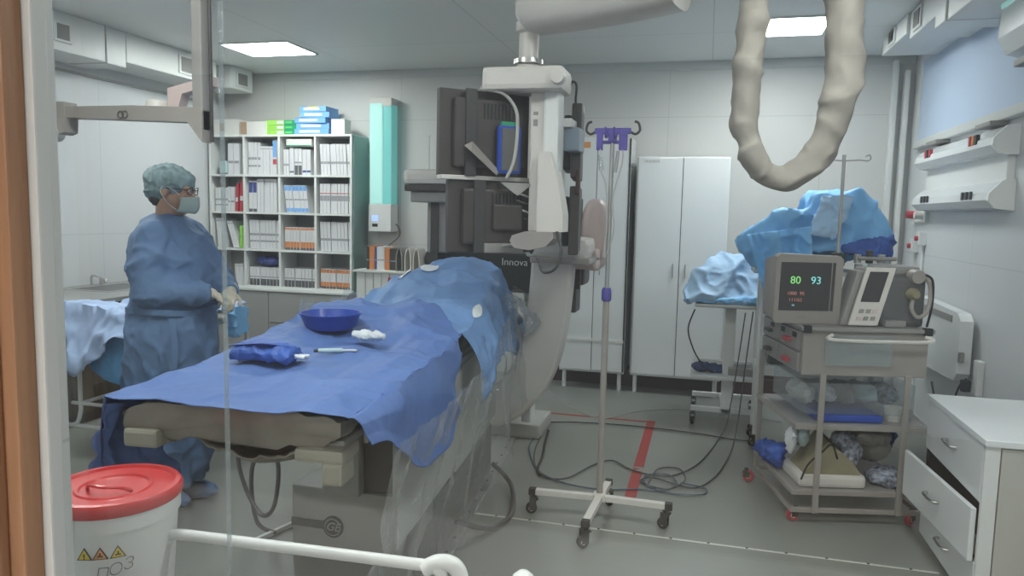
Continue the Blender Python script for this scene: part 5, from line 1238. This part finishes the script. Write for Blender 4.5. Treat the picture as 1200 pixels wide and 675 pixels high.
bk = root('waste_bucket', (-1.365, 1.44, .4955), 'white medical waste bucket with a red lid and three yellow hazard triangles', 'bucket')
bo = Vector((-1.365, 1.44, .4955))
obj('pail', MB().lathe([(0, 0), (.118, 0), (.122, .006), (.141, .262), (.147, .264), (.147, .300), (.150, .302), (.150, .312), (.136, .312), (.132, .30), (.118, .012), (0, .012)], bo, 56), 'white', bk, smooth=True)
lid = obj('lid', MB().lathe([(.150, .300), (.153, .304), (.153, .322), (.147, .330), (.136, .331), (.132, .324), (.088, .323), (.084, .327), (.078, .327), (.074, .322), (0, .321)], bo, 64), 'red', bk, smooth=True)
obj('lid_handle', MB().tube(spline([bo + Vector((-.05, -.03, .322)), bo + Vector((-.03, -.045, .338)), bo + Vector((.01, -.05, .340)), bo + Vector((.05, -.03, .336)), bo + Vector((.06, -.01, .322))], 6), .004, 8), 'red', lid, smooth=True)
obj('rim_tab', MB().cb(bo + Vector((-.02, -.149, .285)), (.09, .012, .05), .004), 'white', bk)
def on_pail(ang, z, r_off=.0015):
    r_ = .122 + (.019) * (z / .262) + r_off; return bo + Vector((r_ * math.sin(ang), -r_ * math.cos(ang), z)), Vector((math.cos(ang), math.sin(ang), 0))
for k, ang in enumerate((.28, .52, .78)):
    z_ = .213; tri = MB(); tri2 = MB()
    c, xd = on_pail(ang, z_); F4 = frame(c, xd, (0, 0, 1))
    for (mb_, s_, dz) in ((tri, .0195, 0), (tri2, .0150, .001)):
        vs = [F4 @ Vector((s_ * math.cos(t), s_ * math.sin(t), d)) for d in (-.001 + dz, .0006 + dz) for t in (PI / 2, PI / 2 + 2 * PI / 3, PI / 2 + 4 * PI / 3)]
        mb_.add(vs, [(0, 2, 1), (3, 4, 5), (0, 1, 4, 3), (1, 2, 5, 4), (2, 0, 3, 5)])
    t_ = obj('hazard_triangle', tri, 'ink', bk); obj('sticker_face', tri2, 'orangest' if k == 1 else 'yellow', t_)
    if k == 0: text('!', .018, 'ink', t_, F4 @ Matrix.Translation((0, -.002, .002)), bold=.0005)
    else:
        q = MB().lathe([(0, 0), (.003, 0), (0, .0006)], (0, 0, .0022), 10)
        for a_ in range(3): q.prism([(.0062 * math.cos(a_ * 2.094 + PI / 2 + w) * (1 if abs(w) < .6 else 1), .0062 * math.sin(a_ * 2.094 + PI / 2 + w)) for w in (-.5, 0, .5)] + [(.002 * math.cos(a_ * 2.094 + PI / 2), .002 * math.sin(a_ * 2.094 + PI / 2))], .0017, .0025, 'XY')
        q.v = [F4 @ v for v in q.v]; obj('hazard_symbol', q, 'ink', t_)
for k, ch in enumerate('ПОЗ'):
    c, xd = on_pail(.52 + .20 * k, .165 + .008 * k); text(ch, .042, 'paperd', bk, frame(c, xd, (0.1 * xd.x, .1 * xd.y, 1)), 'handwriting', shear=.2, bold=-.0012)

# ================================================================== CABLES ON THE FLOOR
def cable(pts, r_, m_, label, z=None):
    P = spline([(p[0], p[1], p[2] if len(p) > 2 else r_ + .0035) for p in pts], 10)
    return thing('floor_cable', MB().tube(P, r_, 8), m_, label, 'cable', smooth=True)
cable([(-1.34, 5.30), (-1.1, 5.12), (-.85, 5.18), (-.45, 5.22), (0, 5.18), (.25, 5.12), (.6, 5.15), (1.0, 5.3)], .0045, 'cable', 'long dark cable crossing the floor behind the IV stand parallel to the red line')
cable([(-1.02, 4.75), (-1.0, 4.5), (-.95, 4.25), (-.88, 4.08), (-.8, 4.00), (-.70, 4.05), (-.6, 4.3), (-.5, 4.42), (-.38, 4.30), (-.25, 4.24), (-.12, 4.28), (-.0, 4.5), (.08, 4.8), (.13, 5.05), (.19, 5.2, .10), (.24, 5.3, .45), (.28, 5.33, .85)], .0045, 'cable', 'dark cable winding past the red tape and up to the pale draped pack')
cable([(-1.06, 4.75), (-1.04, 4.5), (-.9, 4.12), (-.72, 3.96), (-.5, 3.92), (-.33, 3.98), (-.2, 4.0), (-.1, 4.12), (-.16, 4.28), (-.28, 4.22), (-.26, 4.06), (-.12, 3.98), (.04, 4.02), (.05, 4.12), (-.08, 4.16)], .0045, 'cableb', 'thin blue-grey cable coiled beside the red tape on the floor')
cable([(-.26, 4.06), (-.22, 4.35), (-.1, 4.40), (-.06, 4.2), (-.16, 4.04), (-.30, 4.10), (-.24, 4.2), (-.02, 4.1), (.1, 4.3), (.18, 4.65), (.23, 5.0), (.27, 5.3, .12), (.30, 5.33, .5), (.33, 5.33, .86)], .0045, 'cable', 'thin dark cable looping out of the floor coil towards the draped trolley')
cable([(-1.0, 4.9), (-.96, 4.6), (-.92, 4.35), (-.9, 4.12), (-.86, 4.02)], .008, 'black', 'short black cable dropping from the C-arm foot to the floor')
cable([(-1.03, 4.93, .30), (-.9, 5.0, .18), (-.7, 5.3, .02), (-.45, 5.65), (-.2, 5.8), (.1, 5.85), (.6, 5.7)], .004, 'cablew', 'thin pale cable lying near the feet of the white cabinets')
cable([(-.06, 5.3, .86), (-.10, 5.3, .72), (-.06, 5.3, .58), (.0, 5.35, .47), (.03, 5.4, .42)], .005, 'black', 'thin black lead hanging from the pale draped pack to the lower tray')
cable([(1.075, 3.90, .74), (1.09, 3.86, .6), (1.07, 3.85, .4), (1.08, 3.84, .15), (1.11, 3.86, .01)], .005, 'black', 'black lead hanging between the cart and the drawer cabinet')
cable([(-1.80, 3.0, .52), (-1.95, 2.95, .50), (-2.06, 2.92, .38), (-2.02, 2.9, .22), (-1.92, 2.88, .10), (-1.84, 2.86, .16), (-1.83, 2.88, .34), (-1.90, 2.9, .42), (-1.98, 2.9, .30), (-1.96, 2.9, .06), (-1.86, 2.9, .012)], .010, 'basedark', 'grey looped hose hanging under the table in front of the gown')

# ================================================================== CONTROL ROOM (on the camera's side of the glass)
r = root('control_desk', (.1, .2, 0), 'pale laminate control desk below the observation window', 'desk')
obj('desk_top', MB().box(-1.9, 1.4, -.20, .64, .72, .75, .004), 'desk', r)
for x in (-1.85, 1.35): obj('desk_side', MB().box(x - .02, x + .02, -.18, .62, 0, .72, .002), 'desk', r)

for k, x in enumerate((-.9, .2)):  # unseen lamps added to light the desk so the glass reflects it
    r = root('control_room_light', (x, -1.7, 2.6), ['ceiling light panel over the control desk, wood-casing side', 'ceiling light panel over the control desk, behind the camera'][k], 'ceiling light')
    obj('lamp_frame', MB().box(x - .32, x + .32, -2.02, -1.38, 2.6, 2.64, .004), 'white', r); obj('diffuser', MB().box(x - .3, x + .3, -2.0, -1.4, 2.594, 2.60), 'lamp2', r)
struct('ceiling_control_room', MB().box(XL - .1, XR + .9, -4.2, .8, 2.64, 2.72), 'ceil')

# ================================================================== CAMERA AND WORLD
cam = bpy.data.cameras.new('camera'); co = bpy.data.objects.new('camera', cam); COL.objects.link(co)
cam.sensor_width = 36; cam.lens = 867 / 1200 * 36; cam.clip_start = .02
R3 = Matrix(((0.96661, -0.046471, 0.252003), (0.255336, 0.091588, -0.962505), (0.021648, 0.994712, 0.100395)))
co.matrix_world = Matrix.Translation((0, 0, 1.5)) @ R3.to_4x4()
sc.camera = co
w = bpy.data.worlds.new('world'); sc.world = w; w.use_nodes = True
w.node_tree.nodes['Background'].inputs[0].default_value = (.75, .82, .85, 1); w.node_tree.nodes['Background'].inputs[1].default_value = .30
sc.view_settings.view_transform = 'Standard'; sc.view_settings.look = 'None'; sc.view_settings.gamma = 1; sc.view_settings.use_curve_mapping = False
sc.view_settings.exposure = 0.15
sc.cycles.max_bounces = 8; sc.cycles.transparent_max_bounces = 16; sc.cycles.use_denoising = True
sc.cycles.caustics_reflective = False; sc.cycles.caustics_refractive = False
bpy.context.view_layer.update()
